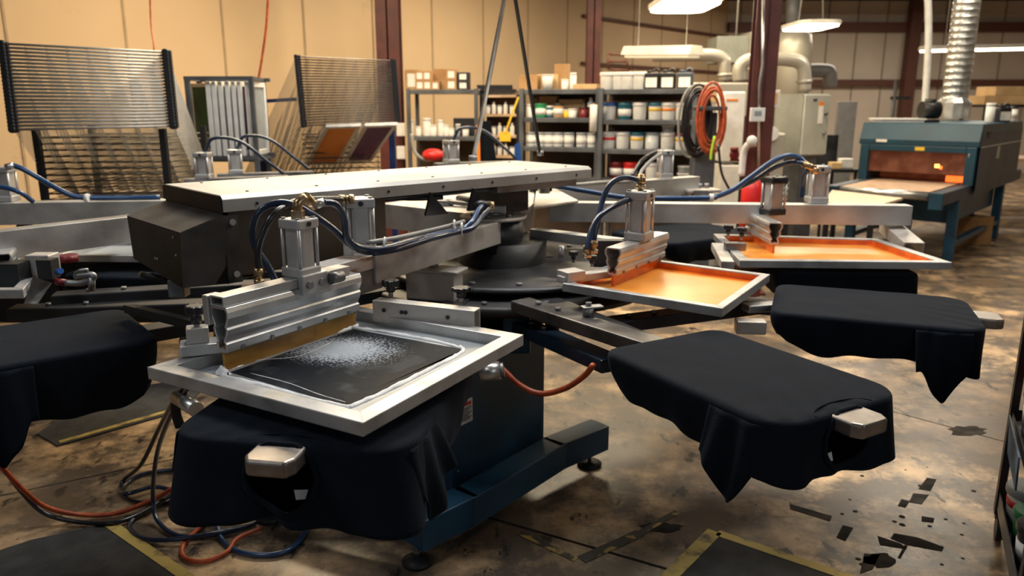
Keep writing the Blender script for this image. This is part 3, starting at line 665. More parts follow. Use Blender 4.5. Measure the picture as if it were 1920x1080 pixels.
# things on the dryer
def on_dryer(x, y): return md @ V((x, y, zt))
p = on_dryer(.95,.35); r = thing('tray', p, 'flat white tray lying on top of the blue dryer', 'tray')
rot = Matrix.Translation(p) @ Matrix.Rotation(-.3,4,'Z'); MB().box(rot, -.27,.27,-.15,.15,0,.03).build('base', 'white_plastic', r, bevel=.005); MB().box(rot, -.29,.29,-.17,.17,.03,.045).build('rim', 'white_plastic', r)
p = on_dryer(.66,.55); r = thing('blower_motor', p, 'black blower motor standing on the blue dryer beside the duct hood', 'motor')
MB().box(Matrix.Translation(p), -.09,.09,-.08,.08,0,.03).build('foot', 'black_paint', r); MB().cyl(p+V((-.1,0,.14)), p+V((.1,0,.14)), .1, 20).build('casing', 'black_paint', r); MB().cyl(p+V((0,0,.2)), p+V((0,0,.27)), .06, 16).build('terminal_box', 'black_paint', r)
p = on_dryer(.12,1.0); place(proto_jar('white_plastic','white_plastic',.05,.22), p, 0, 'tall white canister on the dryer right of the duct hood', 'containers on the dryer')
p = on_dryer(.05,1.3); place(proto_jug(), p, 0, 'black jug with white label on the dryer', 'containers on the dryer')
p = on_dryer(.03,1.75); place(proto_jar('white_plastic','black_plastic',.06,.18,'white_paper'), p, 0, 'white jar with black lid at the back of the dryer top', 'containers on the dryer')
# ---- right rear shelf with flat cartons
a, b = D(1848,200,11.8), D(2020,200,11.8); r = thing('wall_shelf', V((a.x,11.8,0)), 'dark shelf table at the back right holding long cartons', 'shelving')
zz = D(1880,196,11.8).z
MB().box(I4, a.x,b.x,11.8,12.5,zz-.04,zz).build('shelf', 'black_paint', r)
for x in (a.x+.03,b.x-.03):
    for y in (11.83,12.45): MB().box(I4, x-.025,x+.025,y-.025,y+.025,0,zz-.04).build('leg', 'black_paint', r)
MB().box(I4, a.x,b.x,11.8,12.5,.85,.9).build('shelf', 'wood', r)
for i,(x0,x1,dz,h,n) in enumerate(((.0,.62,0,.13,'lower left'),(.64,1.3,0,.13,'lower right'),(.15,1.2,.132,.13,'upper'))):
    bx = MB().box(I4, a.x+x0, a.x+x1, 11.85,12.35, zz+dz, zz+dz+h); solo(bx, 'cardboard_box', 'cardboard_pale', 'long pale carton on the back right shelf, '+n, 'box', 'long cartons', bevel=.004)
q = D(1905,172,11.75); solo(MB().sphere(V((q.x,11.75,zz+.305)), .045), 'ball', 'white_plastic', 'round white knob-like ball by the long cartons', 'ball') if False else None
# outfeed clutter right of the dryer
p = md @ V((.5, LEN+.3, .83)); tb = MB().box(md, .1,1.1,LEN+.1,LEN+.75,.832,.85); solo(tb, 'board', 'white_plastic', 'white board lying on the far end of the dryer belt', 'board')
# plywood table in front of the dryer
P4 = [W(1545,380,.8), W(1560,357,.8), W(1660,357,.8), W(1692,372,.8), W(1640,384,.8)]
c = V((sum(v.x for v in P4)/5, sum(v.y for v in P4)/5, 0)); r = thing('work_table', c, 'low table with a pale plywood top in front of the dryer', 'table')
hull = [W(1540,378,.8), W(1640,386,.8), W(1693,371,.8), W(1560,356,.8)]
MB().prism([(v.x,v.y) for v in hull], .775, .8).build('plywood_top', 'wood_pale', r, bevel=.004)
for v in hull:
    q = v.lerp(V((c.x,c.y,.8)), .15); MB().box(I4, q.x-.02,q.x+.02,q.y-.02,q.y+.02,0,.775).build('leg', 'black_paint', r)
bx = proto_box(.3,.3,.34,'cardboard',False); q = W(1822,455,0); place(bx, V((q.x,q.y,0)), .5, 'brown cardboard box on the floor behind the dryer leg')
# dark workbench behind the electrical cabinet
a, b = D(1560,300,9.8), D(1612,300,9.8)
r = thing('workbench', V((a.x,9.8,0)), 'dark workbench between the electrical cabinet and the dryer', 'table')
MB().box(I4, a.x-.1,b.x,9.8,10.6,.86,.9).build('bench_top', 'black_paint', r); MB().box(I4, a.x-.1,b.x,9.85,10.55,.45,.48).build('shelf', 'black_paint', r)
for x in (a.x-.08,b.x-.03):
    for y in (9.83,10.55): MB().box(I4, x,x+.03,y,y+.03,0,.86).build('leg', 'black_paint', r)
MB().box(I4, a.x-.1,b.x,10.5,10.55,.9,1.3).build('back_board', 'dark_steel', r)
for i,(px,py,w,h,m_,n) in enumerate(((1570,264,.14,.08,'cardboard_pale','tan carton on the dark workbench'),(1598,240,.16,.12,'white_plastic','white tub on the dark workbench'),(1603,284,.12,.06,'cardboard_pale','small tan carton beside the dryer post'))):
    q = V((D(px,py,9.95).x, 9.95+.1*i, .9)); solo(MB().box(Matrix.Translation(q), -w/2,w/2,-.06,.06,0,h), 'small_box', m_, n, 'box', bevel=.008)
q = D(1590,190,12); r = thing('standing_panel', V((q.x,12,0)), 'dark grey upright panel left of the dryer', 'panel'); MB().box(Matrix.Translation(V((q.x,12,0))), -.16,.14,-.02,.02,.03,1.74).build('sheet', 'plate_grey', r, bevel=.01); MB().box(Matrix.Translation(V((q.x,12,0))), -.18,.16,-.15,.15,0,.03).build('foot', 'black_paint', r)  # plain grey panel standing upright on a foot
q = D(1676,190,11); r = thing('standing_rod', V((q.x,11,0)), 'tall thin black pole with a cross arm behind the dryer', 'stand'); MB().tube([V((q.x,11,0)), V((q.x,11,2.02))], .025).build('pole', 'black_paint', r); MB().box(Matrix.Translation(V((q.x,11,1.78))), -.05,.22,-.015,.015,-.02,.02).build('cross_arm', 'black_paint', r); MB().box(Matrix.Translation(V((q.x,11,0))), -.2,.2,-.2,.2,0,.02).build('base', 'black_paint', r)
# right edge clutter behind: low table far right
r = thing('rear_table', V((8.2,12.9,0)), 'low rear table past the dryer outfeed', 'table'); MB().box(I4, 7.5,9.3,12.7,13.4,.8,.84).build('table_top', 'duct_cream', r)
for x in (7.55,9.25):
    for y in (12.75,13.35): MB().box(I4, x-.025,x+.025,y-.025,y+.025,0,.8).build('leg', 'black_paint', r)
# ================================================================== PRINT DRYING RACKS (wire)
def wire_rack(pl, pr, n, Y, ztop, zbot, back, drop, label, post_r=.022, nw=8, br=.0085, wm='wire'):
    """n tilted wire shelves: front bar between the side springs, back bar lower and behind"""
    A0, B0 = D(pl[0][0], pl[0][1], Y), D(pr[0][0], pr[0][1], Y+.15)
    A1_, B1_ = D(pl[1][0], pl[1][1], Y-.1), D(pr[1][0], pr[1][1], Y+.05)
    r = thing('wire_drying_rack', V(((A0.x+B0.x)/2, Y+.3, 0)), label, 'drying rack')
    bk = V(back); nrm = V((0,1,0))
    for i in range(n):
        t = i/(n-1); a, b = A0.lerp(A1_, t), B0.lerp(B1_, t); mb = MB()
        a2, b2 = a+bk+V((0,0,-drop)), b+bk+V((0,0,-drop))
        a2.z = b2.z = max(.35+.02*(n-i), min(a2.z, b2.z)*.5 + .2)
        mb.tube([a,b], br, 5); mb.tube([a2,b2], .004, 5); mb.tube([a,a2], .0028, 4); mb.tube([b,b2], .0028, 4)
        for k in range(1, nw): mb.tube([a.lerp(b,k/nw), a2.lerp(b2,k/nw)], .0022, 4)
        mb.build('wire_shelf', wm, r)
    for (P, Q) in ((A0,A1_),(B0,B1_)):
        mb = MB(); L = (Q-P).length; m = P.lerp(Q,.5)
        for i in range(n):
            c = P.lerp(Q, i/(n-1)); mb.cyl(c-V((0,.03,0)), c+V((0,.03,0)), post_r, 8)
            mb.box(Matrix.Translation(c), -.012,.03,-.012,.012,-.010,.010)
        mb.tube([P,Q], .012, 6); mb.build('spring_column', 'black_rubber', r)
    return r, A0, B0, A1_, B1_
rk, a, b, c1, d1 = wire_rack(((6,82),(26,243)), ((312,98),(326,236)), 24, 5.2, 0, 0, (.02,.75,0), .75, 'large wire drying rack at the far left with raised wire shelves')
zf = c1.z
for i in range(14):
    z = c1.z-.06-i*.042; mb = MB(); o1, o2 = V((c1.x+.02,c1.y+.2,z)), V((d1.x-.12,d1.y+.2,z))
    mb.tube([o1,o2], .006, 5); mb.tube([o1+V((0,.7,0)),o2+V((0,.7,0))], .006, 5)
    for k in range(0, 9): mb.tube([o1.lerp(o2,k/8), o1.lerp(o2,k/8)+V((0,.7,0))], .003, 4)
    mb.build('wire_shelf', 'wire_dark', rk)
for x in (c1.x+.02, d1.x-.1):
    MB().box(I4, x-.02,x+.02,c1.y+.18,c1.y+.22,.1,c1.z).build('post', 'black_paint', rk); MB().box(I4, x-.02,x+.02,c1.y+.88,c1.y+.92,.1,c1.z).build('post', 'black_paint', rk)
    for y in (c1.y+.2, c1.y+.9): MB().cyl(V((x-.015,y,.05)), V((x+.015,y,.05)), .05, 14).build('caster', 'black_rubber', rk)
rk2, a, b, c1, d1 = wire_rack(((556,106),(569,236)), ((736,114),(745,226)), 26, 6.6, 0, 0, (-.85,.8,0), .62, 'smaller wire drying rack tilted beside the dark red column', .016, 8, .0055, 'wire_mid')
for i in range(10):
    z = c1.z-.1-i*.045; mb = MB(); o1, o2 = V((c1.x-.05,c1.y+.25,z)), V((d1.x-.2,d1.y+.25,z)); mb.tube([o1,o2], .006, 5); mb.tube([o1+V((-.2,.6,0)),o2+V((-.2,.6,0))], .006, 5)
    for k in range(9): mb.tube([o1.lerp(o2,k/8), o1.lerp(o2,k/8)+V((-.2,.6,0))], .003, 4)
    mb.build('wire_shelf', 'wire_dark', rk2)
p = D(492,250,7.0)
MB().box(Matrix.Translation(V((p.x,7.0,0))), -.03,.03,-.04,.04,0,D(492,182,7).z).build('post', 'rack_blue', rk2, bevel=.004)
MB().beam(D(492,190,7), D(556,186,7), .03,.03,top=False).build('cross_bar', 'rack_blue', rk2)
p = D(735,250,6.9); MB().box(Matrix.Translation(V((p.x,6.9,0))), -.025,.025,-.03,.03,0,D(735,240,6.9).z).build('post', 'rack_blue', rk2)
# screens leaning under the small rack
def flat_screen(corners, m_mesh, label, fw=.03, th=.03, mf='alu_frame', catg='screen', art=None):
    """corners: 4 points in order round the frame"""
    A, B, C_, D_ = [V(c) for c in corners]; u = (B-A).normalized(); n = u.cross((D_-A)).normalized(); v = n.cross(u)
    r = thing('printing_screen', (A+B+C_+D_)/4, label, catg); cen = (A+B+C_+D_)/4
    mb = MB(); P = [A,B,C_,D_]; inn = []
    for i in range(4):
        p, q, s_ = P[i], P[(i+1)%4], P[i-1]; inn.append(p + ((q-p).normalized()+(s_-p).normalized())*fw*1.0)
    vs = [x for x in P] + inn + [x-n*th for x in P] + [x-n*th for x in inn]
    fs = []
    for i in range(4):
        j = (i+1)%4; fs += [(i,j,4+j,4+i), (8+i,12+i,12+j,8+j), (j,i,8+i,8+j), (4+i,4+j,12+j,12+i)]
    mb.add(vs, fs); mb.build('frame', mf, r, bevel=.002)
    k = n*(th*.9); ms = MB().add([x-k for x in inn], [(0,1,2,3)]); mo = ms.build('mesh', m_mesh, r, solid=.002)
    if art:
        for (u0,u1,v0,v1) in art:
            g = lambda s_,t_: (inn[0].lerp(inn[1],s_)).lerp(inn[3].lerp(inn[2],s_), t_) - k + n*.003
            MB().add([g(u0,v0),g(u1,v0),g(u1,v1),g(u0,v1)], [(0,1,2,3)]).build('printed_design', art_m, mo)
    return r
art_m = 'ink_orange'
def tilt4(p):  # four pixels with distances
    return [D(*q) for q in p]
flat_screen(tilt4(((611,233,6.5),(677,231,6.5),(634,303,6.95),(573,305,6.95))), 'screen_orange', 'orange screen lying tilted under the smaller wire rack, left of the purple one', art=((.2,.85,.15,.85),))
art_m = mat('purple_art', (.22,.10,.20), .5)
flat_screen(tilt4(((684,231,6.5),(745,229,6.5),(697,297,6.95),(645,300,6.95))), 'purple', 'purple screen lying tilted under the smaller wire rack, right of the orange one', art=((.2,.85,.12,.3),(.35,.75,.35,.6),(.2,.85,.7,.85)))
# ---- screen storage rack with upright screens
Yr = 6.4
sr = thing('screen_storage_rack', V((D(400,200,Yr).x, Yr, 0)), 'grey steel rack holding upright screens between the two wire racks', 'rack')
TL, TR, BL, BR = D(350,143,Yr), D(470,145,Yr), D(362,292,Yr), D(478,292,Yr)
zt_, zb_ = TL.z, D(400,293,Yr).z; x0, x1 = TL.x, TR.x; off = .5
for x, y in ((x0,Yr),(x1,Yr),(x0-.1,Yr+off),(x1-.06,Yr+off)): MB().box(I4, x-.018,x+.018,y-.018,y+.018,0,zt_).build('post', 'shelf_steel', sr)
for z in (zt_, zb_):
    MB().box(I4, x0-.02,x1+.02,Yr-.02,Yr+.02,z-.03,z).build('rail', 'shelf_steel', sr); MB().box(I4, x0-.12,x1,Yr+off-.02,Yr+off+.02,z-.03,z).build('rail', 'shelf_steel', sr)
    MB().beam(V((x0,Yr,z)), V((x0-.1,Yr+off,z)), .03,.03).build('rail', 'shelf_steel', sr); MB().beam(V((x1,Yr,z)), V((x1-.06,Yr+off,z)), .03,.03).build('rail', 'shelf_steel', sr)
MB().box(I4, x0-.05,x1,Yr,Yr+off,zb_-.045,zb_-.03).build('deck', 'shelf_steel', sr)
def upright(px0, px1, mm, n, label, Y=6.42, dep=.45):
    a, b = D(px0, 200, Y), D(px1, 200, Y); r = thing('printing_screen', V(((a.x+b.x)/2, Y, zb_)), label, 'screen', 'upright screens in the rack')
    w = b.x-a.x; z0_, z1_ = zb_+.001, zt_-.04
    mb = MB(); f = Matrix.Translation(V((a.x,0,0)))
    mb.box(f, 0,w,Y,Y+.04,z0_,z1_); mb.box(f, 0,w,Y+dep-.04,Y+dep,z0_,z1_); mb.box(f, 0,w,Y+.04,Y+dep-.04,z0_,z0_+.04); mb.box(f, 0,w,Y+.04,Y+dep-.04,z1_-.04,z1_)
    mb.build('frame', 'white_plastic', r, bevel=.003); MB().box(f, w*.45,w*.5,Y+.04,Y+dep-.04,z0_+.04,z1_-.04).build('mesh', mm, r)
nm = ('first','second','third','fourth','fifth','sixth','seventh')
for i, (q0, q1, mm) in enumerate(((388,397,'purple'),(399,407,'mesh_grey'),(411,419,'screen_green'),(424,432,'mesh_grey'),(436,443,'purple'),(447,454,'purple'),(461,468,'mesh_grey'))):
    upright(q0, q1, mm, i, '%s of seven white-framed upright screens in the steel rack, counted from the left' % nm[i])
flat_screen([V((x0-.07,Yr+.3,zt_-.05)), V((D(386,0,Yr+.05).x,Yr+.05,zt_-.05)), V((D(388,0,Yr+.05).x,Yr+.05,zb_+.02)), V((x0-.07,Yr+.3,zb_+.02))], 'screen_green', 'dark green screen facing forward at the left end of the steel rack', .03, .03, 'duct_cream')
# ---- hoses hung on the wall
for pts, n, nm_ in (([D(280,-60,6.6),D(283,40,6.6),D(289,92,6.5),D(287,150,6.5)], 'thin orange air line hanging behind the large wire rack', .007), ([D(505,-60,7.0),D(500,40,7.0),D(491,110,7.0),D(479,185,7.0),D(478,240,7.0)], 'orange air line hanging against the wall by the blue rack post', .011)):
    solo(MB().tube(pts, nm_, 8, curve=8), 'air_hose', 'orange_hose', n, 'hose')
# ---- bench at left rear with plywood sheet
r = thing('rear_bench', V((-2.6,5.0,0)), 'dark low bench behind the left arms', 'table')
MB().box(I4, -4.2,-1.2,5.0,5.5,.78,.82).build('bench_top', 'dark_steel', r)
for x in (-4.1,-1.3):
    for y in (5.05,5.45): MB().box(I4, x-.03,x+.03,y-.03,y+.03,0,.78).build('leg', 'black_paint', r)
MB().box(I4, -4.1,-1.3,5.42,5.46,.15,.78).build('back_panel', 'black_paint', r)
pw = [W(212,366,.92), W(320,364,.92), W(330,346,.92), W(150,348,.92)]
solo(MB().prism([(v.x,v.y) for v in pw], .895, .92), 'plywood_sheet', 'wood_pale', 'pale plywood sheet on the rear left bench', 'board')
zq = MB()
for v in pw: zq.box(Matrix.Translation(V((v.x,v.y,.82)).lerp(V((sum(p.x for p in pw)/4,sum(p.y for p in pw)/4,.82)),.3)), -.03,.03,-.03,.03,0,.075)
solo(zq, 'spacer_blocks', 'wood', 'small blocks under the plywood sheet', 'blocks')
# ================================================================== CART at right edge
K = V((1.93,2.80,0)); e1 = V((-.46,-.89,0)).normalized(); e2 = V((.89,-.46,0)).normalized()
mc_ = Matrix((e1, e2, V((0,0,1)))).transposed().to_4x4(); mc_.translation = K
ct = thing('utility_cart', K, 'dark metal cart with ink buckets at the right edge', 'cart')
for x, y in ((0,0),(.75,0),(0,.5),(.75,.5)): 
    MB().box(mc_, x-.012,x+.04,y-.006,y+.02,.12,.95).build('post', 'black_paint', ct, bevel=.003)
    MB().cyl(mc_ @ V((x,y+.01,.05)), mc_ @ V((x+.0,y+.035,.05)), .048, 18).build('caster', 'black_rubber', ct)
    MB().box(mc_, x-.02,x+.02,y+.0,y+.04,.095,.125).build('caster_fork', 'steel', ct)
for z in (.15,.52,.93):
    lp_ = .07 if z < .2 else .035
    t = MB().box(mc_, 0,.75,0,.5,z-.004,z); t.box(mc_, 0,.75,0,.004,z,z+lp_); t.box(mc_, 0,.75,.496,.5,z,z+lp_); t.box(mc_, 0,.004,0,.5,z,z+lp_); t.box(mc_, .746,.75,0,.5,z,z+lp_)
    t.build('tray', 'dark_steel' if z<.9 else 'steel', ct)
def on_cart(x, y, z): return mc_ @ V((x,y,z))
Gk = 'ink containers on the cart'
def big(body, lid, band, r_, h): return proto_pail(body, lid, band, r_, h)
place(big('white_plastic','grey_plastic','red',.075,.15), on_cart(.155,.083,.151), 0, 'grey-white ink bucket at the front of the lowest cart tray', Gk)
place(big('green','green',None,.065,.13), on_cart(.31,.083,.151), 0, 'green-lidded ink bucket on the lowest cart tray', Gk)
place(big('black_plastic','black_plastic','white_paper',.07,.15), on_cart(.46,.083,.151), 0, 'black-lidded ink bucket on the lowest cart tray', Gk)
place(big('white_plastic','red','white_paper',.062,.16), on_cart(.17,.075,.521), 0, 'white ink tub with red lid on the middle cart tray', Gk)
place(big('white_plastic','orange','red',.06,.14), on_cart(.31,.085,.521), 0, 'white ink tub with orange lid on the middle cart tray', Gk)
tb = MB(); tb.add([on_cart(.08,-.012,.555), on_cart(.5,-.02,.56), on_cart(.5,-.015,.44), on_cart(.25,-.02,.47), on_cart(.12,-.012,.53)], [range(5)]); solo(tb, 'rag', mat('rag',(.12,.17,.22),.8,0,(.05,.07,.1)), 'grey-blue rag hanging off the middle cart tray', 'rag', solid=.006)
# ================================================================== FLOOR MATS AND TAPE
def slab(pts, z0_, z1_): return MB().prism([(v.x,v.y) for v in pts], z0_, z1_)
F0 = lambda x, y: W(x, y, 0)
def mat_tape(pts, label, tp):
    o = solo(slab([F0(*p) for p in pts], 0, .008), 'floor_mat', 'mat_black', label, 'mat')
    for a, b, w_, lb in tp: solo(MB().beam(V((*F0(*a).xy,.0105)), V((*F0(*b).xy,.0105)), w_, .002), 'floor_tape', 'tape', lb, 'tape')
mat_tape(((-150,1085),(60,1015),(200,985),(262,1010),(460,1180),(-100,1250)), 'black rubber floor mat at the bottom left corner', (((205,985),(400,1120),.045,'worn yellow tape edging the bottom left mat'),))
mat_tape(((70,815),(108,838),(330,775),(420,700),(180,740)), 'dark floor mat under the left pallet shirt', (((112,832),(320,772),.035,'worn yellow tape on the mat under the left shirt'),))
mat_tape(((1345,1005),(1560,1080),(1800,1200),(1150,1200),(1255,1090)), 'black floor mat at the bottom edge right of centre', (((1340,1000),(1240,1100),.06,'yellow tape on the left side of the bottom mat'),((1345,1003),(1600,1090),.045,'yellow tape along the far side of the bottom mat')))
def stain(pts, label, m_='stain_dark', nm_='floor_stain'):
    solo(slab([F0(*p) for p in pts], .0, .0015), nm_, m_, label, 'floor mark')
mat('stain_dark', (.016,.014,.013), .85, 0, (.035,.03,.026), 12, spec=.1)
mat('stain_grey', (.06,.052,.045), .85, 0, (.03,.027,.024), 12, spec=.1)
def blob(cx, cy, rx, ry, label, m_='stain_grey', seed=0):
    rnd = random.Random(seed); pts = []
    for k in range(18):
        a = 2*math.pi*k/18; q = rnd.uniform(.75,1.15); pts.append((cx+rx*q*math.cos(a), cy+ry*q*math.sin(a)))
    stain(pts, label, m_)
blob(1813,808,36,10,'grey oval patch on the floor left of the cart',seed=1)
blob(1240,990,40,10,'dark blotch on the floor in front of the press leg','stain_dark',3); blob(1650,1050,30,14,'dark blotch on the floor near the bottom edge',  'stain_dark',5)
stain(((1738,896),(1756,899),(1745,921),(1722,917)), 'dark square tape remnant on the floor, upper of the chain')
stain(((1712,925),(1742,928),(1728,946),(1705,942)), 'dark square tape remnant on the floor, second of the chain','stain_grey')
stain(((1690,936),(1706,940),(1698,952),(1683,949)), 'small dark tape remnant on the floor, third of the chain')
stain(((1480,945),(1560,968),(1556,978),(1482,955)), 'long grey tape scrap on the floor under the big shirt','stain_grey')
stain(((1645,1005),(1690,1020),(1700,1030),(1650,1022)), 'dark torn tape scrap on the floor below the chain')
stain(((1580,985),(1600,990),(1585,1015),(1568,1008)), 'dark square scrap on the floor right of the bottom mat')
solo(MB().beam(V((*F0(1185,640).xy,.001)), V((*F0(1920,838).xy,.001)), .008,.001), 'floor_joint', 'stain_dark', 'dark floor joint running behind the large shirt to the cart', 'floor mark')
solo(MB().beam(V((*F0(0,930).xy,.001)), V((*F0(330,860).xy,.001)), .008,.001), 'floor_joint', 'stain_dark', 'dark floor joint crossing the floor at the left', 'floor mark')
solo(MB().beam(V((*F0(880,960).xy,.001)), V((*F0(1330,1090).xy,.001)), .014,.001), 'floor_joint', 'stain_dark', 'dark floor joint running from the press foot to the bottom edge', 'floor mark')
for i,(a,b,w_) in enumerate((((975,1000),(1080,1050),.03),((1090,1050),(1200,1000),.05),((1200,1000),(1270,960),.03))):
    solo(MB().beam(V((*F0(*a).xy,.0025)), V((*F0(*b).xy,.0025)), w_,.001), 'floor_tape', 'tape_torn', ('torn yellow tape near the press foot','torn yellow tape in the middle of the floor front','torn yellow tape nearest the hanging sleeve')[i], 'tape')

def scrap(pts, label, m_='stain_dark', z=.0015): solo(slab([F0(*p) for p in pts], 0, z), 'floor_stain', m_, label, 'floor mark')
scrap(((1676,1000),(1720,1008),(1770,1026),(1766,1034),(1700,1022),(1670,1010)), 'long black torn strip on the floor pointing at the cart wheel')
scrap(((1728,968),(1752,972),(1750,980),(1728,978)), 'small dark green-black rectangle on the floor right of the chain')
scrap(((1620,1038),(1650,1040),(1636,1068),(1612,1076)), 'dark irregular patch on the floor at the bottom edge right of the mat', 'stain_grey')
scrap(((1696,1022),(1702,1024),(1688,1048),(1683,1046)), 'thin dark sliver on the floor near the bottom edge')
rs = random.Random(11)
for k in range(26):
    px, py = rs.uniform(1560, 1850), rs.uniform(840, 1070); c_ = W(px,py,0); r_ = rs.uniform(.004,.011)
    solo(MB().prism([(c_.x+r_*(1+.4*rs.random())*math.cos(a*math.pi/4), c_.y+r_*(1+.4*rs.random())*math.sin(a*math.pi/4)) for a in range(8)], 0, .001), 'ink_spot', 'stain_dark', 'small dark ink spot on the floor left of the cart', 'floor mark', 'ink spots left of the cart')
# ================================================================== PRESS : base, column, discs
HC = V((-.05,3.75,0))
pr = thing('screen_printing_press', HC, 'large carousel printing press base in blue paint with steel hub and long top housing', 'press')
def bolt(mb, p, r=.008, h=.006, d=V((0,0,1))): mb.cyl(p, V(p)+V(d)*h, r, 6)
ca = [V((-.24,2.86,0)), V((.15,3.36,0)), V((-.30,3.95,0)), V((-.72,3.2,0))]
MB().prism([(v.x,v.y) for v in ca], .16, .70).build('base_cabinet', 'blue_paint', pr, bevel=.008)
fd = (ca[1]-ca[0]).normalized(); fm = frame(ca[0], fd)
lb = MB().box(fm, .035,.125,-.003,-.0005,.44,.54).build('warning_label', 'label_white', pr)
MB().box(fm, .045,.115,-.0045,-.003,.516,.530).build('red_heading', 'label_red', lb)
tl = MB()
for i in range(8): tl.box(fm, .042,.042+.075*(1-.25*((i*7)%3)/2),-.0045,-.003,.504-i*.007,.507-i*.007)
tl.build('small_print', 'text_dark', lb)
for x in (.03,.6):
    for z in (.25,.66): bs = MB(); bolt(bs, fm @ V((x,0,z)), .006, .006, fm.to_3x3() @ V((0,-1,0))); bs.build('panel_screw', 'steel', pr)
MB().box(Matrix.Translation(HC), -.28,.28,-.28,.28,.70,.78).build('column_plate', 'dark_steel', pr, bevel=.01)
MB().lathe([(.22,.78),(.22,1.06)], Matrix.Translation(HC), 28).build('column', 'black_paint', pr)
MB().box(Matrix.Translation(V((.0,3.15,0))), -.04,.08,0,.3,.66,.86).build('drive_box', 'blue_paint', pr, bevel=.01)
def base_leg(pts, w_, z0_, z1_):
    mb = MB(); P = [V((p[0],p[1],z1_)) for p in pts]
    for i in range(len(P)-1):
        a, b = P[i], P[i+1]
        if i: a = a-(b-a).normalized()*w_*.3
        mb.beam(a, b, w_, z1_-z0_)
    return mb.build('base_leg', 'blue_paint', pr, bevel=.006)
def foot(p, parent):
    m = Matrix.Translation(V((p.x,p.y,0)))
    f_ = MB().lathe([(.058,0),(.06,.012),(.035,.026),(.014,.03)], m, 24).build('levelling_foot', 'black_rubber', parent)
    MB().lathe([(.009,.03),(.009,.10)], m, 12).build('threaded_rod', 'steel', f_); MB().lathe([(.016,.045),(.016,.058)], m, 6, False).build('nut', 'steel', f_)
f1 = W(783,1055,0); f2 = W(1105,872,0)
l1 = base_leg(((f1.x-.01,f1.y-.03),(-.17,2.80),(.20,3.27),(f2.x+.05,f2.y+.03)), .12, .085, .21); foot(f1, l1); foot(f2, l1)
f3 = V((-1.02,2.95,0)); f4 = V((-.4,4.75,0))
l2 = base_leg(((f3.x,f3.y),(-.7,3.2),(-.3,3.9),(f4.x,f4.y)), .12, .085, .21); foot(f3, l2); foot(f4, l2)
MB().beam(V((f1.x,f1.y+.03,.20)), V((f3.x,f3.y,.20)), .08, .06).build('cross_brace', 'black_paint', pr)
# hub casting
def prism_px(pts, z_top, z_bot, m_, name, parent, bevel=.005):
    return MB().prism([(W(*p, z_top).x, W(*p, z_top).y) for p in pts], z_bot, z_top).build(name, m_, parent, bevel=bevel)
hub = prism_px(((715,381),(862,398),(966,408),(1001,381),(1003,357),(932,353),(830,366)), 1.17, 1.035, 'alu_dirty', 'hub_casting', pr)
nose = [W(855,398,1.19), W(905,396,1.19), W(930,412,1.19)]
c = W(925,405,1.18); MB().lathe([(.16,1.171),(.16,1.185)], Matrix.Translation(V((c.x,c.y,0))), 28).build('nose_plate', 'alu_dirty', pr, bevel=.003)
MB().lathe([(.14,1.02),(.14,1.17)], Matrix.Translation(V((c.x,c.y+.0,0))), 24).build('nose_barrel', 'dark_steel', pr)
for k in range(6):
    a = k*math.pi/3+.3; nb = MB(); bolt(nb, V((c.x+.10*math.cos(a), c.y+.10*math.sin(a), 1.185)), .012, .012); nb.build('hub_bolt', 'steel', pr)
MB().cyl(V((c.x,c.y,1.185)), V((c.x,c.y,1.2)), .05, 20).build('hub_cap', 'steel', pr)
MB().box(Matrix.Translation(c), .0,.06,-.02,.02,.01,.05).build('plate_lug', 'alu', pr, bevel=.004)
# wrench-like fittings on the hub
wr = MB(); w0 = W(835,378,1.19); w1 = W(915,386,1.19); wr.lathe([(.045,1.172),(.045,1.20)], Matrix.Translation(V((w0.x,w0.y,0))), 18); wr.beam(w0+V((0,0,.01)), w1+V((0,0,.01)), .035,.02)
wr.build('lock_lever', 'steel', pr, bevel=.003)
wr = MB(); wr.tube([W(860,372,1.2),W(885,376,1.21),W(912,381,1.2)], .018, 8, curve=3); wr.build('lever_grip', 'black_rubber', pr)
# carousel discs : turn together
cr = thing('carousel_hub', V((HC.x,HC.y,.8)), 'black round turntable discs under the steel hub', 'turntable')
DCt = V((-.02,3.72,0)); mt = Matrix.Translation(DCt)
MB().lathe([(.24,.95),(.56,.95),(.60,.945),(.60,.93),(.24,.93)], mt, 64).build('upper_disc', 'dark_steel', cr)
MB().lathe([(.24,.90),(.70,.90),(.72,.89),(.72,.86),(.24,.86)], mt, 64).build('lower_disc', 'black_paint', cr)
def bolt1(parent, p, r, h, name='bolt', m_='steel', d=V((0,0,1))):
    b = MB(); bolt(b, p, r, h, d); return b.build(name, m_, parent)
for k in range(16):
    a = k*math.pi/8+.1; bolt1(cr, DCt+V((.52*math.cos(a), .52*math.sin(a), .95)), .014, .01)
    bolt1(cr, DCt+V((.66*math.cos(a+.15), .66*math.sin(a+.15), .90)), .012, .012)
dp = MB(); q = W(985,480,.95); dp.box(Matrix.Translation(q) @ Matrix.Rotation(.2,4,'Z'), -.13,.13,-.06,.06,0,.006); dp.build('disc_plate', 'steel', cr, bevel=.002)
q = W(962,484,.957); dp = MB().lathe([(.035,0),(.03,.012)], Matrix.Translation(q), 14); dp.build('disc_washer', 'duct_cream', cr)
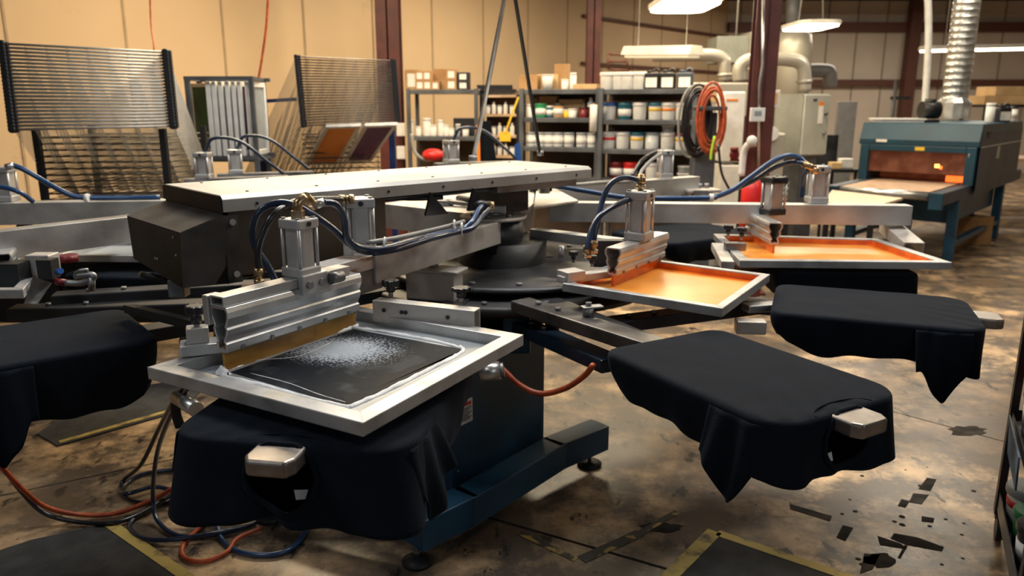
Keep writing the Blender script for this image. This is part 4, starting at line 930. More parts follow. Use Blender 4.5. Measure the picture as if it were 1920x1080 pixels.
# ---- top housing
A0 = V((-1.327,2.985,0)); B0 = V((-.976,2.59,0)); hd = V((.735,.678,0)).normalized()
mh = frame(B0, hd); HL = 1.85; HW = .528
th_ = thing('top_housing', V((B0.x,B0.y,1.2)), 'long box housing with bright aluminium cover and black end cap above the press hub', 'housing')
def along(px):   # where the lower front edge of the housing crosses this picture column
    for k in range(400):
        q = mh @ V((HL*k/400,0,1.35)); dd = q.y*cp+(CH-q.z)*sp_
        if CX+F*q.x/dd >= px: return HL*k/400
    return HL
xa, xb = along(722), along(940)
MB().sweep([(0,1.12),(0,1.385),(HW,1.385),(HW,1.12)], .02, xa, mh).build('body', 'housing_body', th_, bevel=.004)
MB().sweep([(.06,1.325),(.06,1.385),(HW,1.385),(HW,1.325)], xa, xb, mh).build('recessed_body', 'dark_steel', th_, bevel=.004)
MB().sweep([(.03,1.31),(.03,1.385),(HW,1.385),(HW,1.31)], xb, HL-.06, mh).build('rear_body', 'steel', th_, bevel=.004)
MB().box(mh, -.0012,.0,.0,HW,1.388,1.389).build('cover_lip', 'cap_paint', th_)
MB().add([mh @ V((-.003,-.012,1.345)), mh @ V((-.003,HW+.012,1.345)), mh @ V((-.003,HW+.005,1.40)), mh @ V((-.003,-.005,1.40))], [(0,1,2,3)]).build('cover_end', 'cap_paint', th_, solid=.003)
cv = MB().sweep([(-.012,1.345),(-.012,1.388),(.008,1.402),(HW-.008,1.402),(HW+.012,1.388),(HW+.012,1.345),(HW+.008,1.345),(HW+.008,1.384),(-.008,1.384),(-.008,1.345)], 0, HL, mh)
cv.build('cover', 'cover_alu', th_, bevel=.003)
for k in range(7):
    for p_, d_ in (((.12+k*.27,-.012,1.367), (0,-1,0)), ((.12+k*.27,.06,1.402), (0,0,1)), ((.12+k*.27,HW-.06,1.402), (0,0,1))): bolt1(th_, mh @ V(p_), .006, .003, 'cover_screw', 'dark_steel', mh.to_3x3() @ V(d_))
# end cap: sloping shoulder and tapered black face
ec = MB(); X = -.0
def H(x,y,z): return mh @ V((x,y,z))
o_ = .145
pts = [H(0,-.004,1.385),H(0,HW+.004,1.385),H(0,HW+.004,1.335),H(0,-.004,1.335),H(-o_,-.004,1.29),H(-o_,HW+.004,1.29),H(-o_,HW-.02,1.135),H(-o_,.02,1.105),H(0,-.004,1.10),H(0,HW+.004,1.135)]
MB().add(pts, [(0,1,2,3)]+[(4,5,6,7)]+[(2,5,6,9),(3,8,7,4),(9,6,7,8),(0,3,8,9,2,1)]).build('end_cap', 'cap_paint', th_, bevel=.003)
MB().add([H(0.002,-.005,1.337),H(0.002,HW+.005,1.337),H(-o_,HW+.005,1.292),H(-o_,-.005,1.292)], [(0,1,2,3)]).build('cap_shoulder', 'cap_top', th_, solid=.003)
MB().add([H(-o_,-.006,1.29),H(0,-.006,1.335),H(.05,-.006,1.335),H(.05,-.006,1.10),H(0,-.006,1.10),H(-o_,.016,1.105)], [(0,1,2,3,4,5)]).build('cap_side', 'cap_top', th_, solid=.003)
for z in (1.31,1.13): MB().cyl(H(.03,-.007,z), H(.03,-.013,z), .011, 12).build('side_screw', 'alu', th_)
for y,z in ((.26,1.17),(.24,1.17),(.06,1.27),(.05,1.21)): MB().cyl(H(-o_,y,z), H(-o_-.003,y,z), .004, 8).build('face_screw', 'alu', th_)
for x in (along(800), along(880)):   # gusset brackets
    g = MB().add([H(x,-.02,1.35),H(x+.12,.02,1.25),H(x,.02,1.25)], [(0,1,2)]); g.build('gusset', 'dark_steel', th_, solid=.012)
MB().box(mh, xa,xb,.43,.46,1.265,1.33).build('recess_shade_plate', 'black_paint', th_)  # added dark plate, stands in for the shade in the recess under the cover
MB().box(mh, 1.50,1.70,.28,.46,1.172,1.325).build('saddle', 'dark_steel', th_)
# suspension rods
ap_ = D(957,-60,4.2)
for (px,py,m_,n_,rr) in ((887,302,'galv','light grey slanting rod rising from the back of the top housing',.013),(1013,292,'black_paint','black slanting rod rising from the right end of the top housing',.011)):
    q = W(px,py,1.40); top = q + (D(957,-60,4.3)-q)*3.2; t = (CZ-q.z)/(top.z-q.z); top = q.lerp(top, t)
    r = thing('support_rod', q, n_, 'rod'); MB().tube([q, top], rr, 10).build('rod', m_, r); MB().cyl(q-V((0,0,.0)), q+V((0,0,.03)), rr*1.8, 10).build('end_fitting', 'steel', r)
# ================================================================== ARMS
def cylinder(parent, p, s, h, yaw, m_='alu_dirty', cap='barrel', rods=True, name='air_cylinder'):
    f = Matrix.Translation(V(p)) @ Matrix.Rotation(yaw,4,'Z')
    ch = h*.17
    o = MB().prism(round_rect(s*.80, s*.80, s*.22), ch, h-ch, f).build(name, 'barrel', parent)
    MB().box(f, -s/2,s/2,-s/2,s/2,0,ch).build('end_block', cap, o, bevel=s*.06); MB().box(f, -s/2,s/2,-s/2,s/2,h-ch,h).build('end_block', cap, o, bevel=s*.06)
    if rods:
        for x in (-1,1):
            for y in (-1,1):
                MB().cyl(f @ V((x*s*.41,y*s*.41,ch)), f @ V((x*s*.41,y*s*.41,h-ch)), s*.065, 10).build('tie_rod', 'barrel', o); MB().cyl(f @ V((x*s*.36,y*s*.36,h)), f @ V((x*s*.36,y*s*.36,h+s*.05)), s*.08, 8).build('rod_nut', 'steel', o)
        MB().cyl(f @ V((0,-s/2,h-ch/2)), f @ V((0,-s/2-.004,h-ch/2)), s*.09, 12).build('port', 'dark_steel', o)
    return o
def fitting(parent, p, d, r=.011, L=.05, name='brass_fitting'):
    p = V(p); d = V(d).normalized(); mb = MB(); mb.cyl(p, p+d*L*.3, r*1.25, 6); mb.cyl(p+d*L*.3, p+d*L*.55, r*.85, 12); mb.cyl(p+d*L*.55, p+d*L, r*1.15, 12); return mb.build(name, 'brass', parent)
def hose(pts, r, m_, label, curve=8): return solo(MB().tube(pts, r, 10, curve=curve), 'air_hose', m_, label, 'hose')
def arm_thing(a, label): return thing('print_head_arm', V((a.x,a.y,a.z)), label, 'arm')
def arm_beam(r, a, b, w_, h_, m_='alu_dirty', open_end=True, t=.005):
    f = frame(a, b-a); L = (b-a).length
    o = [(-w_/2,-h_),(w_/2,-h_),(w_/2,0),(-w_/2,0)]; i_ = [(-w_/2+t,-h_+t),(w_/2-t,-h_+t),(w_/2-t,-t),(-w_/2+t,-t)]
    MB().hollow(o, i_, 0, L, f).build('beam', m_, r, bevel=.003); return f, L
# ---- Arm 1 (front)
zA = 1.175
a1, b1 = W(640,487,zA), W(958,403,zA)
R1 = arm_thing(a1, 'dirty aluminium print head arm nearest the camera, over the screen with white ink')
f1m, L1 = arm_beam(R1, a1+ (a1-b1).normalized()*.16, b1, .09, .05, 'ink_worn')
MB().box(f1m, .28, L1, -.055,.055,-.105,-.002).build('lower_beam', 'alu_dirty', R1, bevel=.003)
MB().box(f1m, .20,.33,-.045,.045,-.13,-.05).build('end_bracket', 'steel', R1, bevel=.003)
cylinder(R1, W(676,472,1.17), .105, .20, math.radians(20))
MB().box(Matrix.Translation(W(654,480,1.178)), -.018,.018,-.003,.003,0,.06).build('slotted_tab', 'alu', R1, bevel=.002)
# side bracket under arm with frame clamp arm (right)
bp0 = W(790,505,1.02)
MB().box(frame(bp0, V((.85,-.3,0))), -.05,.17,-.05,.05,-.12,.0).build('clamp_bracket', 'alu_dirty', R1, bevel=.004)
MB().box(frame(bp0, V((.85,-.3,0))), -.07,.19,-.06,.06,.0,.012).build('bracket_flange', 'alu_dirty', R1, bevel=.003)
MB().cyl(bp0+V((.05,0,.012)), bp0+V((.05,0,.04)), .022, 6).build('bracket_bolt', 'alu', R1)
c0, c1_ = W(705,560,1.05), W(895,580,1.05)
fcl = frame(c0, c1_-c0); Lc = (c1_-c0).length
MB().sweep([(-.025,-.075),(-.025,0),(.025,0),(.025,-.075),(.020,-.075),(.020,-.006),(-.020,-.006),(-.020,-.075)], 0, Lc, fcl).build('frame_clamp', 'alu_dirty', R1, bevel=.002)
def knob(parent, p, r=.026, h=.05, stem=.04):
    p = V(p); mb = MB(); n = 16; prof = []
    vs = []
    for z, k in ((h*.55,.9),(h*.6,1),(h*.95,1),(h,.85)):
        for i in range(n*2):
            a = math.pi*i/n; q = r*k*(1 if i % 4 < 2 else .82); vs.append(V((p.x+q*math.cos(a), p.y+q*math.sin(a), p.z+stem+z-h*.5)))
    N_ = n*2; fs = [(j*N_+i, j*N_+(i+1)%N_, (j+1)*N_+(i+1)%N_, (j+1)*N_+i) for j in range(3) for i in range(N_)] + [list(range(N_))[::-1], [3*N_+i for i in range(N_)]]
    mb.add(vs, fs); mb.cyl(p+V((0,0,stem*.5)), p+V((0,0,stem+h*.1)), r*.5, 12)
    o = mb.build('clamp_knob', 'black_plastic', parent); MB().cyl(p, p+V((0,0,stem*.6)), r*.28, 10).build('knob_stud', 'steel', o); return o
knob(R1, W(733,556,1.05), .03, .05, .035); knob(R1, W(865,568,1.05), .032, .03, .04)
for t in (.12,.3,.34,.75): MB().cyl(fcl @ V((Lc*t,-.025,-.03)), fcl @ V((Lc*t,-.029,-.03)), .007, 8).build('clamp_bolt', 'dark_steel', R1)
# left clamp of screen 1
k0 = W(372,640,1.035)
fk = frame(k0, V((.93,.36,0)))
MB().box(fk, -.05,.14,-.04,.035,-.032,0).build('left_clamp_block', 'alu_clean', R1, bevel=.004)
MB().box(fk, -.03,.03,-.025,.025,0,.045).build('clamp_pad', 'alu_dirty', R1, bevel=.003)
knob(R1, k0+V((0,0,.03)), .03, .055, .05)
MB().cyl(fk @ V((.07,0,0)), fk @ V((.07,0,.11)), .008, 10).build('guide_pin', 'galv', R1)
MB().beam(D(240,578,2.75), D(372,610,2.35), .03,.03,top=False).build('clamp_strut', 'black_paint', R1)
# ---- Squeegees
def squeegee(L, R, zbot, ztop, label, blade='blade', w_=.05, edge='blade_green', top_rail=None, screws=5, dirty='alu_clean', ribs=True):
    L, R = V((L.x,L.y,0)), V((R.x,R.y,0)); r = thing('squeegee', V(((L.x+R.x)/2,(L.y+R.y)/2,zbot)), label, 'squeegee')
    f = frame(L, R-L); n = (R-L).length; H_ = ztop-zbot; z = lambda t: zbot+H_*t
    half = [(.30,.30),(.36,.32),(.36,.44),(.28,.46),(.30,.50),(.44,.58),(.50,.66),(.42,.70),(.52,.78),(.60,.84),(.60,.93),(.50,1.0)]
    o = [( a*w_, z(t)) for a,t in half] + [(-a*w_, z(t)) for a,t in half[::-1]]
    i_ = [( max(a-.12,.05)*w_, z(min(max(t,.36),.965))) for a,t in half] + [(-max(a-.12,.05)*w_, z(min(max(t,.36),.965))) for a,t in half[::-1]]
    h = MB().hollow(o, i_, 0, n, f).build('holder', dirty, r, bevel=.0015)
    b = MB().box(f, .004,n-.004,-.0055,.0055,zbot,z(.38)).build('blade', blade, r)
    MB().box(f, .006,n-.006,-.0062,.0062,z(.27),z(.315)).build('blade_edge', edge, b)
    for k in range(screws):
        x = n*(k+.5)/screws; MB().cyl(f @ V((x,-.36*w_,z(.34))), f @ V((x,-.36*w_-.004,z(.34))), .0075, 10).build('clamp_screw', 'steel', h)
    return r, f, n
sL, sR = W(420,697,.966), W(667,612,.966)
SQ, fq, nq = squeegee(sL, sR, .966, 1.155, 'aluminium squeegee with amber blade standing in the white ink screen', w_=.062)
MB().hollow([(-.028,1.156),(.028,1.156),(.028,1.186),(-.028,1.186)], [(-.023,1.161),(.023,1.161),(.023,1.181),(-.023,1.181)], -.004, nq*.92, fq).build('top_rail', 'alu_clean', SQ, bevel=.002)
MB().box(fq, -.012,.035,.03,.052,1.10,1.185).build('rear_rail', 'alu', SQ, bevel=.003)
pc = fq @ V((nq*.58,0,1.186))
cy1 = cylinder(SQ, pc, .086, .178, math.atan2((sR-sL).y,(sR-sL).x), 'alu_clean', 'barrel')
MB().box(fq, nq*.58-.045,nq*.58+.06,-.052,-.028,1.135,1.197).build('pivot_block', 'alu', SQ, bevel=.004)
for x in (-.02,.03): MB().cyl(fq @ V((nq*.58+x,-.052,1.165)), fq @ V((nq*.58+x,-.06,1.165)), .012, 12).build('pivot_pin', 'steel', SQ)
MB().cyl(fq @ V((nq*.58+.06,-.06,1.17)), fq @ V((nq*.58+.11,-.06,1.17)), .018, 14).build('pivot_shaft', 'steel', SQ)
# ---- screens
def screen(cor, z_top, fw, th, mm, label, inner_tint='alu_frame', orient=1):
    P = [V((p.x,p.y,z_top)) for p in cor]; c = sum(P, V())/4
    r = thing('printing_screen', V((c.x,c.y,z_top-th)), label, 'screen')
    inn = []
    for i in range(4):
        p, q, s_ = P[i], P[(i+1)%4], P[i-1]; inn.append(p + ((q-p).normalized()+(s_-p).normalized())*fw)
    dn = V((0,0,-th)); vs = P + inn + [x+dn for x in P] + [x+dn for x in inn]; mb = MB(); fs = []
    for i in range(4):
        j = (i+1)%4; fs += [(i,j,4+j,4+i), (8+i,12+i,12+j,8+j), (j,i,8+i,8+j), (4+i,4+j,12+j,12+i)]
    mb.add(vs, fs).build('frame', 'alu_frame', r, bevel=.003)
    w_ = MB()
    for i in range(4): w_.add([P[i]+V((0,0,.0006)), inn[i]+V((0,0,.0006)), inn[i]+V((.0015,.0015,.0006)), P[i]+V((.0015,.0015,.0006))], [(0,1,2,3)])
    w_.build('mitre_weld', 'steel', r)
    ms = MB().add([x+dn*.92 for x in inn], [(0,1,2,3)]).build('mesh', mm, r, solid=.0015)
    return r, ms, inn, P
zS = 1.0
cor1 = [W(275,688,zS), W(680,793,zS), W(982,627,zS), W(667,573,zS)]
S1, ms1, in1, P1 = screen(cor1, zS, .052, .036, 'mesh_grey', 'large aluminium screen with white ink ridge and dark print area, nearest the camera')
zm = zS-.036*.92+.0015
pa = [W(432,698,zm), W(662,617,zm), W(868,655,zm), W(655,763,zm)]
node_print_area(W(640,655,zm)-ORG[S1.name], math.radians(-20))
MB().add([p for p in pa], [(0,1,2,3)]).build('print_area', 'stencil', ms1, solid=.001)
MB().add([W(640,742,zm+.0012), W(700,730,zm+.0012), W(720,705,zm+.0012), W(860,662,zm+.0012), W(868,655,zm+.0012), W(655,763,zm+.0012)], [range(6)]).build('dark_patch', 'patch_dark', ms1)  # flat dark patch along the lower right of the print area
def ridge(pts, wd_, name='ink_ridge', m_='ink_white', parent=ms1, z=zm, hgt=.006, sd=1):
    P = cat([W(*p, z) for p in pts], 8); rnd = random.Random(sd); mb = MB(); vs = []; n = len(P); ph = rnd.random()*6
    for i, p in enumerate(P):
        t = (P[min(i+1,n-1)]-P[max(i-1,0)]).normalized(); nr = V((-t.y,t.x,0))
        w1 = wd_*(.55+.45*noise.noise(V((i*.23+ph,0,0)))+.25*rnd.random())*(.25 if i in (0,n-1) else 1); w2 = wd_*(.5+.5*noise.noise(V((i*.31+ph,5,0)))+.2*rnd.random())*(.25 if i in (0,n-1) else 1)
        h = hgt*(.7+.5*rnd.random()); vs += [p-nr*abs(w1), p-nr*abs(w1)*.4+V((0,0,h)), p+nr*abs(w2)*.4+V((0,0,h)), p+nr*abs(w2)]
    fs = [(i*4+k,(i+1)*4+k,(i+1)*4+k+1,i*4+k+1) for i in range(n-1) for k in range(3)]
    mb.add(vs, fs, True); return mb.build(name, m_, parent)
ridge(((405,700),(430,708),(500,725),(570,745),(640,762),(662,762)), .011, sd=1)
ridge(((655,764),(720,735),(780,705),(840,675),(868,658),(862,650)), .010, sd=2)
ridge(((866,654),(820,641),(760,630),(700,620),(655,614)), .009, sd=3)
ridge(((432,692),(480,672),(530,650),(590,634),(640,620),(672,610)), .013, sd=4, hgt=.008)
ridge(((415,694),(420,700),(428,704)), .022, sd=5, hgt=.012)
ridge(((470,700),(540,718),(600,740),(655,756)), .0025, sd=6, hgt=.001)
ridge(((430,694),(480,676),(560,668),(625,640)), .003, sd=7, hgt=.001)
# Screen 2
cor2 = [W(1054,531,zS), W(1355,578,zS), W(1444,514,zS), W(1180,480,zS)]
S2, ms2, in2, P2 = screen(cor2, zS, .034, .034, 'mesh_orange', 'middle aluminium screen with bright orange mesh and clamped squeegee, nearer of the two orange screens')
def strips(inn, ms, dn, w_=.03):
    for i in range(4):
        a, b = inn[i], inn[(i+1)%4]; c = sum(inn, V())/4; k = V((0,0,dn))
        i1 = (c-a).normalized()*w_*1.5; i2 = (c-b).normalized()*w_*1.5
        MB().add([a+k,b+k,b+i2+k,a+i1+k], [(0,1,2,3)]).build('ink_margin', 'ink_orange', ms)
        t = .0008; n = (c-(a+b)/2); n.z = 0; n = n.normalized()*t
        MB().add([a+n+k, b+n+k, b+n+V((0,0,-.006)), a+n+V((0,0,-.006))], [(0,1,2,3)]).build('orange_wall', 'ink_orange' if i != 1 else 'ink_orange', ms)  # orange face laid along each inner frame wall
strips(in2, ms2, -.034*.92+.0015)
s2L, s2R = W(1147,538,.967), W(1238,500,.967)
Q2, fq2, nq2 = squeegee(s2L, s2R, .967, 1.13, 'aluminium squeegee with orange blade in the middle orange screen', 'ink_orange', .062, 'orange', screws=4)
cylinder(Q2, fq2 @ V((nq2*.5,0,1.131)), .10, .21, math.atan2((s2R-s2L).y,(s2R-s2L).x))
# arm 2 (short head over screen 2)
a2_, b2_ = W(1000,428,1.10), W(1150,440,1.10)
R2 = arm_thing(a2_, 'slim aluminium arm ending behind the air cylinder of the middle orange screen')
arm_beam(R2, a2_, W(1172,449,1.10), .07, .045, 'alu')
MB().box(Matrix.Translation(W(1150,470,1.06)), -.09,.04,-.03,.03,-.07,.05).build('end_block', 'dark_steel', R2, bevel=.004)
MB().beam(V(b2_)-V((0,0,.03)), fq2 @ V((nq2*.6,.04,1.13)), .04,.03).build('link', 'steel', R2)
q = W(1110,510,1.02); fk2 = frame(q, V((.85,.5,0)))
MB().box(fk2, -.16,.16,-.025,.025,-.03,.0).build('frame_clamp', 'alu_dirty', R2, bevel=.003); MB().box(fk2, -.15,-.06,-.04,.04,-.02,.02).build('clamp_block', 'alu_dirty', R2, bevel=.004)
for px,py,s_ in ((1075,492,.02),(1110,500,.022),(1120,483,.02)): knob(R2, W(px,py,1.03), s_, .04, .03)
MB().cyl(W(1052,490,1.02), W(1052,490,1.02)+V((0,0,.07)), .012).build('pin', 'galv', R2)
# Screen 3
cor3 = [W(1387,488,zS), W(1786,492,zS), W(1645,447,zS), W(1338,438,zS)]
S3, ms3, in3, P3 = screen(cor3, zS, .045, .034, 'mesh_orange', 'far right aluminium screen with pale orange mesh, below the longest arm')
strips(in3, ms3, -.034*.92+.0015, .02)
ridge(((1500,481),(1580,482),(1660,480),(1700,478)), .004, 'ink_streak', 'ink_orange', ms3, hgt=.001, sd=9)
s3L, s3R = W(1450,476,.967), W(1403,448,.967)
Q3, fq3, nq3 = squeegee(s3L, s3R, .967, 1.125, 'aluminium squeegee with orange blade in the far right orange screen', 'ink_orange', .062, 'orange', screws=4)
cylinder(Q3, W(1448,402,1.127), .10, .20, .3, 'steel', 'dark_steel')
# arm 3
a3, b3 = W(1705,384,zA), W(1030,378,zA)
R3 = arm_thing(a3, 'longest worn aluminium arm reaching right over the far right orange screen')
arm_beam(R3, a3, b3, .10, .105, 'alu')
cylinder(R3, W(1530,380,zA+.001), .10, .20, 0)
MB().box(Matrix.Translation(W(1690,408,1.08)), -.03,.05,-.03,.03,-.06,.0).build('hanger', 'steel', R3, bevel=.004)
q = W(1700,430,1.04); f_ = frame(W(1668,415,1.07), W(1715,455,1.02)-W(1668,415,1.07)); Lq = (W(1715,455,1.02)-W(1668,415,1.07)).length
MB().sweep([(-.05,-.06),(-.05,0),(.05,0),(.05,-.06),(.04,-.06),(.04,-.008),(-.04,-.008),(-.04,-.06)], 0, Lq, f_).build('frame_clamp', 'alu_dirty', R3, bevel=.002)
MB().cyl(W(1690,402,1.10), W(1690,402,1.10)-V((0,0,.06)), .014, 10).build('clamp_bolt', 'steel', R3)
for px,py in ((1410,430),(1385,425)): knob(R3, W(px-20,py+20,1.03), .026, .05, .04)
MB().box(Matrix.Translation(W(1378,462,1.015)), -.05,.05,-.025,.025,-.02,.02).build('clamp_block', 'steel', R3, bevel=.004)
MB().beam(W(1345,455,1.0), W(1365,490,.99), .06,.04).build('clamp_jaw', 'alu_dirty', R3, bevel=.004)
# plate joining arm 3 to hub
prism_px(((1000,388),(1085,375),(1040,352),(1005,358)), 1.2, 1.185, 'alu_dirty', 'arm_plate', R3)
# arm 4
a4, b4 = W(1303,330,1.2), W(1000,352,1.2)
R4 = arm_thing(a4, 'rear aluminium arm with air cylinder in front of the bucket shelving')
arm_beam(R4, a4, b4, .10, .12, 'alu')
cylinder(R4, W(1246,333,1.2), .095, .19, .2, 'alu_clean', 'alu_clean')
MB().box(frame(W(1315,354,1.12), V((1,.1,0))), -.12,.12,-.08,.08,-.02,0).build('end_plate', 'alu_dirty', R4, bevel=.004)
MB().box(Matrix.Translation(W(1312,372,1.06)), -.05,.05,-.03,.03,-.08,.06).build('end_bracket', 'steel', R4, bevel=.004)
for px in (1297,1312,1325): MB().cyl(W(px,352,1.12), W(px,352,1.12)+V((0,0,.03)), .018, 6).build('plate_bolt', 'steel', R4)
# left arms
a5, b5 = W(-60,438,zA), W(330,393,zA)
R5 = arm_thing(a5, 'bright aluminium arm leaving the photo at the left, beside the black end cap')
arm_beam(R5, a5, W(420,384,zA), .085, .125, 'alu')
MB().cyl(W(127,478,1.05), W(127,478,1.05)-V((0,0,.03)), .04, 16).build('rubber_stop', 'dark_red', R5)
MB().box(Matrix.Translation(W(20,500,1.05)), -.06,.06,-.05,.05,-.1,.02).build('end_bracket', 'black_paint', R5)
a6, b6 = W(-60,380,zA), W(330,372,zA)
R6 = arm_thing(a6, 'darker aluminium arm at the left behind the brighter one')
arm_beam(R6, a6, W(420,372,zA), .11, .12, 'alu')
MB().box(Matrix.Translation(W(58,404,1.09)), -.04,.04,-.08,-.065,-.06,.06).build('side_bracket', 'black_paint', R6)
cylinder(R6, W(14,377,zA+.001), .10, .19, .1, 'alu')
# far cylinders behind the housing
for i,(px,py,Y,lb_) in enumerate(((384,334,5.2,'air cylinder behind the black end cap'),(443,325,5.6,'air cylinder behind the long housing, left of the wire rack of screens'),(846,305,6.0,'air cylinder peeking over the middle of the long housing'))):
    q = D(px,py,Y); r = arm_thing(q, lb_); cylinder(r, q, .10, .17, .3*i, 'alu_clean', 'alu_clean')
    MB().beam(q+V((-.12,-.05,0)), q+V((.5,.2,0)), .10, .06).build('beam', 'steel', r); MB().box(Matrix.Translation(q), -.04,.04,0,.08,-q.z,-.1).build('stand', 'black_paint', r)
    hose([q+V((.02,0,.17)), q+V((.08,0,.26)), q+V((.25,.02,.24)), q+V((.42,.05,.10)), q+V((.5,.1,.02))], .011, 'navy_hose', 'dark hose arching from the '+lb_.replace(' peeking over the middle of the long housing',' over the housing')[:60])
# left back screen + left front screen
S4, ms4, in4, P4 = screen([W(95,478,zS), W(375,480,zS), W(395,445,zS), W(205,447,zS)], zS, .035, .034, 'mesh_grey', 'aluminium screen with grey mesh behind the bright left arm')
S5, ms5, in5, P5 = screen([W(-180,545,zS), W(43,543,zS), W(80,500,zS), W(-60,490,zS)], zS, .045, .036, 'mesh_blue', 'aluminium screen cut off by the left edge of the photo')
q5a, q5b = W(12,535,.967), W(48,488,.967)
Q5, f5, n5 = squeegee(q5a, q5b, .967, 1.10, 'squeegee at the left edge over the cut-off screen', 'blade', .055, 'blue', screws=3)
r = thing('frame_clamp', W(70,560,1.0), 'bent metal clamp bracket at the corner of the cut-off left screen', 'clamp')
MB().add([W(45,570,.93),W(70,570,.93),W(97,531,.99),W(62,520,1.03)], [(0,1,2,3)]).build('bracket', 'steel', r, solid=.012)
MB().box(Matrix.Translation(W(75,515,1.0)), -.03,.07,-.04,.04,0,.09).build('block', 'alu_dirty', r, bevel=.004); MB().cyl(W(108,510,1.04), W(114,508,1.05), .012).build('blue_button', 'blue', r)
MB().box(Matrix.Translation(W(92,512,1.02)), -.03,.03,-.03,.03,-.02,.06).build('black_block', 'black_paint', r)
# C clamp and lever
r = thing('c_clamp', W(170,545,.93), 'small steel C-shaped clamp with red handle lying near the left screens', 'clamp')
MB().tube([D(122,530,2.95), D(150,531,2.95), D(172,524,2.95), D(176,518,2.95), D(170,515,2.95), D(140,518,2.95)], .012, 8, curve=4).build('frame', 'steel', r)
MB().tube([D(105,528,2.95), D(123,530,2.95)], .014, 8).build('handle', 'dark_red', r); MB().tube([D(172,520,2.95), D(172,545,2.95)], .014, 8).build('foot', 'steel', r); MB().tube([D(140,512,2.95),D(150,507,2.95),D(165,506,2.95)], .007, 6).build('lever', 'steel', r)
r = thing('toggle_clamp', W(330,540,.93), 'black lever toggle clamp with brass tip under the black end cap', 'clamp')
MB().tube([D(267,515,2.85), D(300,522,2.83), D(340,527,2.8), D(400,522,2.8), D(450,515,2.85), D(478,512,2.9)], .014, 8, curve=3).build('lever', 'black_paint', r); MB().sphere(D(266,515,2.85), .012).build('brass_tip', 'brass', r)
MB().cyl(D(318,522,2.8), D(318,499,2.8), .028, 14).build('grip', 'black_rubber', r); MB().box(Matrix.Translation(D(335,536,2.8)), -.03,.03,-.03,.03,-.04,.03).build('block', 'steel', r, bevel=.005)
# ================================================================== PALLETS AND SHIRTS
def sm(x): x = max(0, min(1, x)); return x*x*(3-2*x)
def loop_rr(L, w_, ro, ri, n=260):
    """rounded rectangle outline in (a,b): a 0..L outward, b lateral; returns points + outward normals, starts at inner end, runs along +b side outward"""
    segs = []
    def arc(cx, cy, r, a0, a1, k=14): return [((cx+r*math.cos(a0+(a1-a0)*i/k), cy+r*math.sin(a0+(a1-a0)*i/k)), (math.cos(a0+(a1-a0)*i/k), math.sin(a0+(a1-a0)*i/k))) for i in range(k+1)]
    h = w_/2; pi = math.pi; out = []
    out += [((0,0),(-1,0))]; out += arc(ri, h-ri, ri, pi, pi/2); out += arc(L-ro, h-ro, ro, pi/2, 0); out += arc(L-ro, -h+ro, ro, 0, -pi/2); out += arc(ri, -h+ri, ri, -pi/2, -pi)
    P = [V((*p,0)) for p,_ in out]; Nn = [V((*q,0)) for _,q in out]; d = [0]
    for i in range(len(P)): d.append(d[-1] + (P[(i+1)%len(P)]-P[i]).length)
    T = d[-1]; res = []
    for k in range(n):
        s = T*k/n; i = max(j for j in range(len(P)) if d[j] <= s+1e-9); j = (i+1)%len(P); t = (s-d[i])/max(1e-9, d[i+1]-d[i])
        res.append((P[i].lerp(P[j], t), Nn[i].lerp(Nn[j], t).normalized()))
    return res
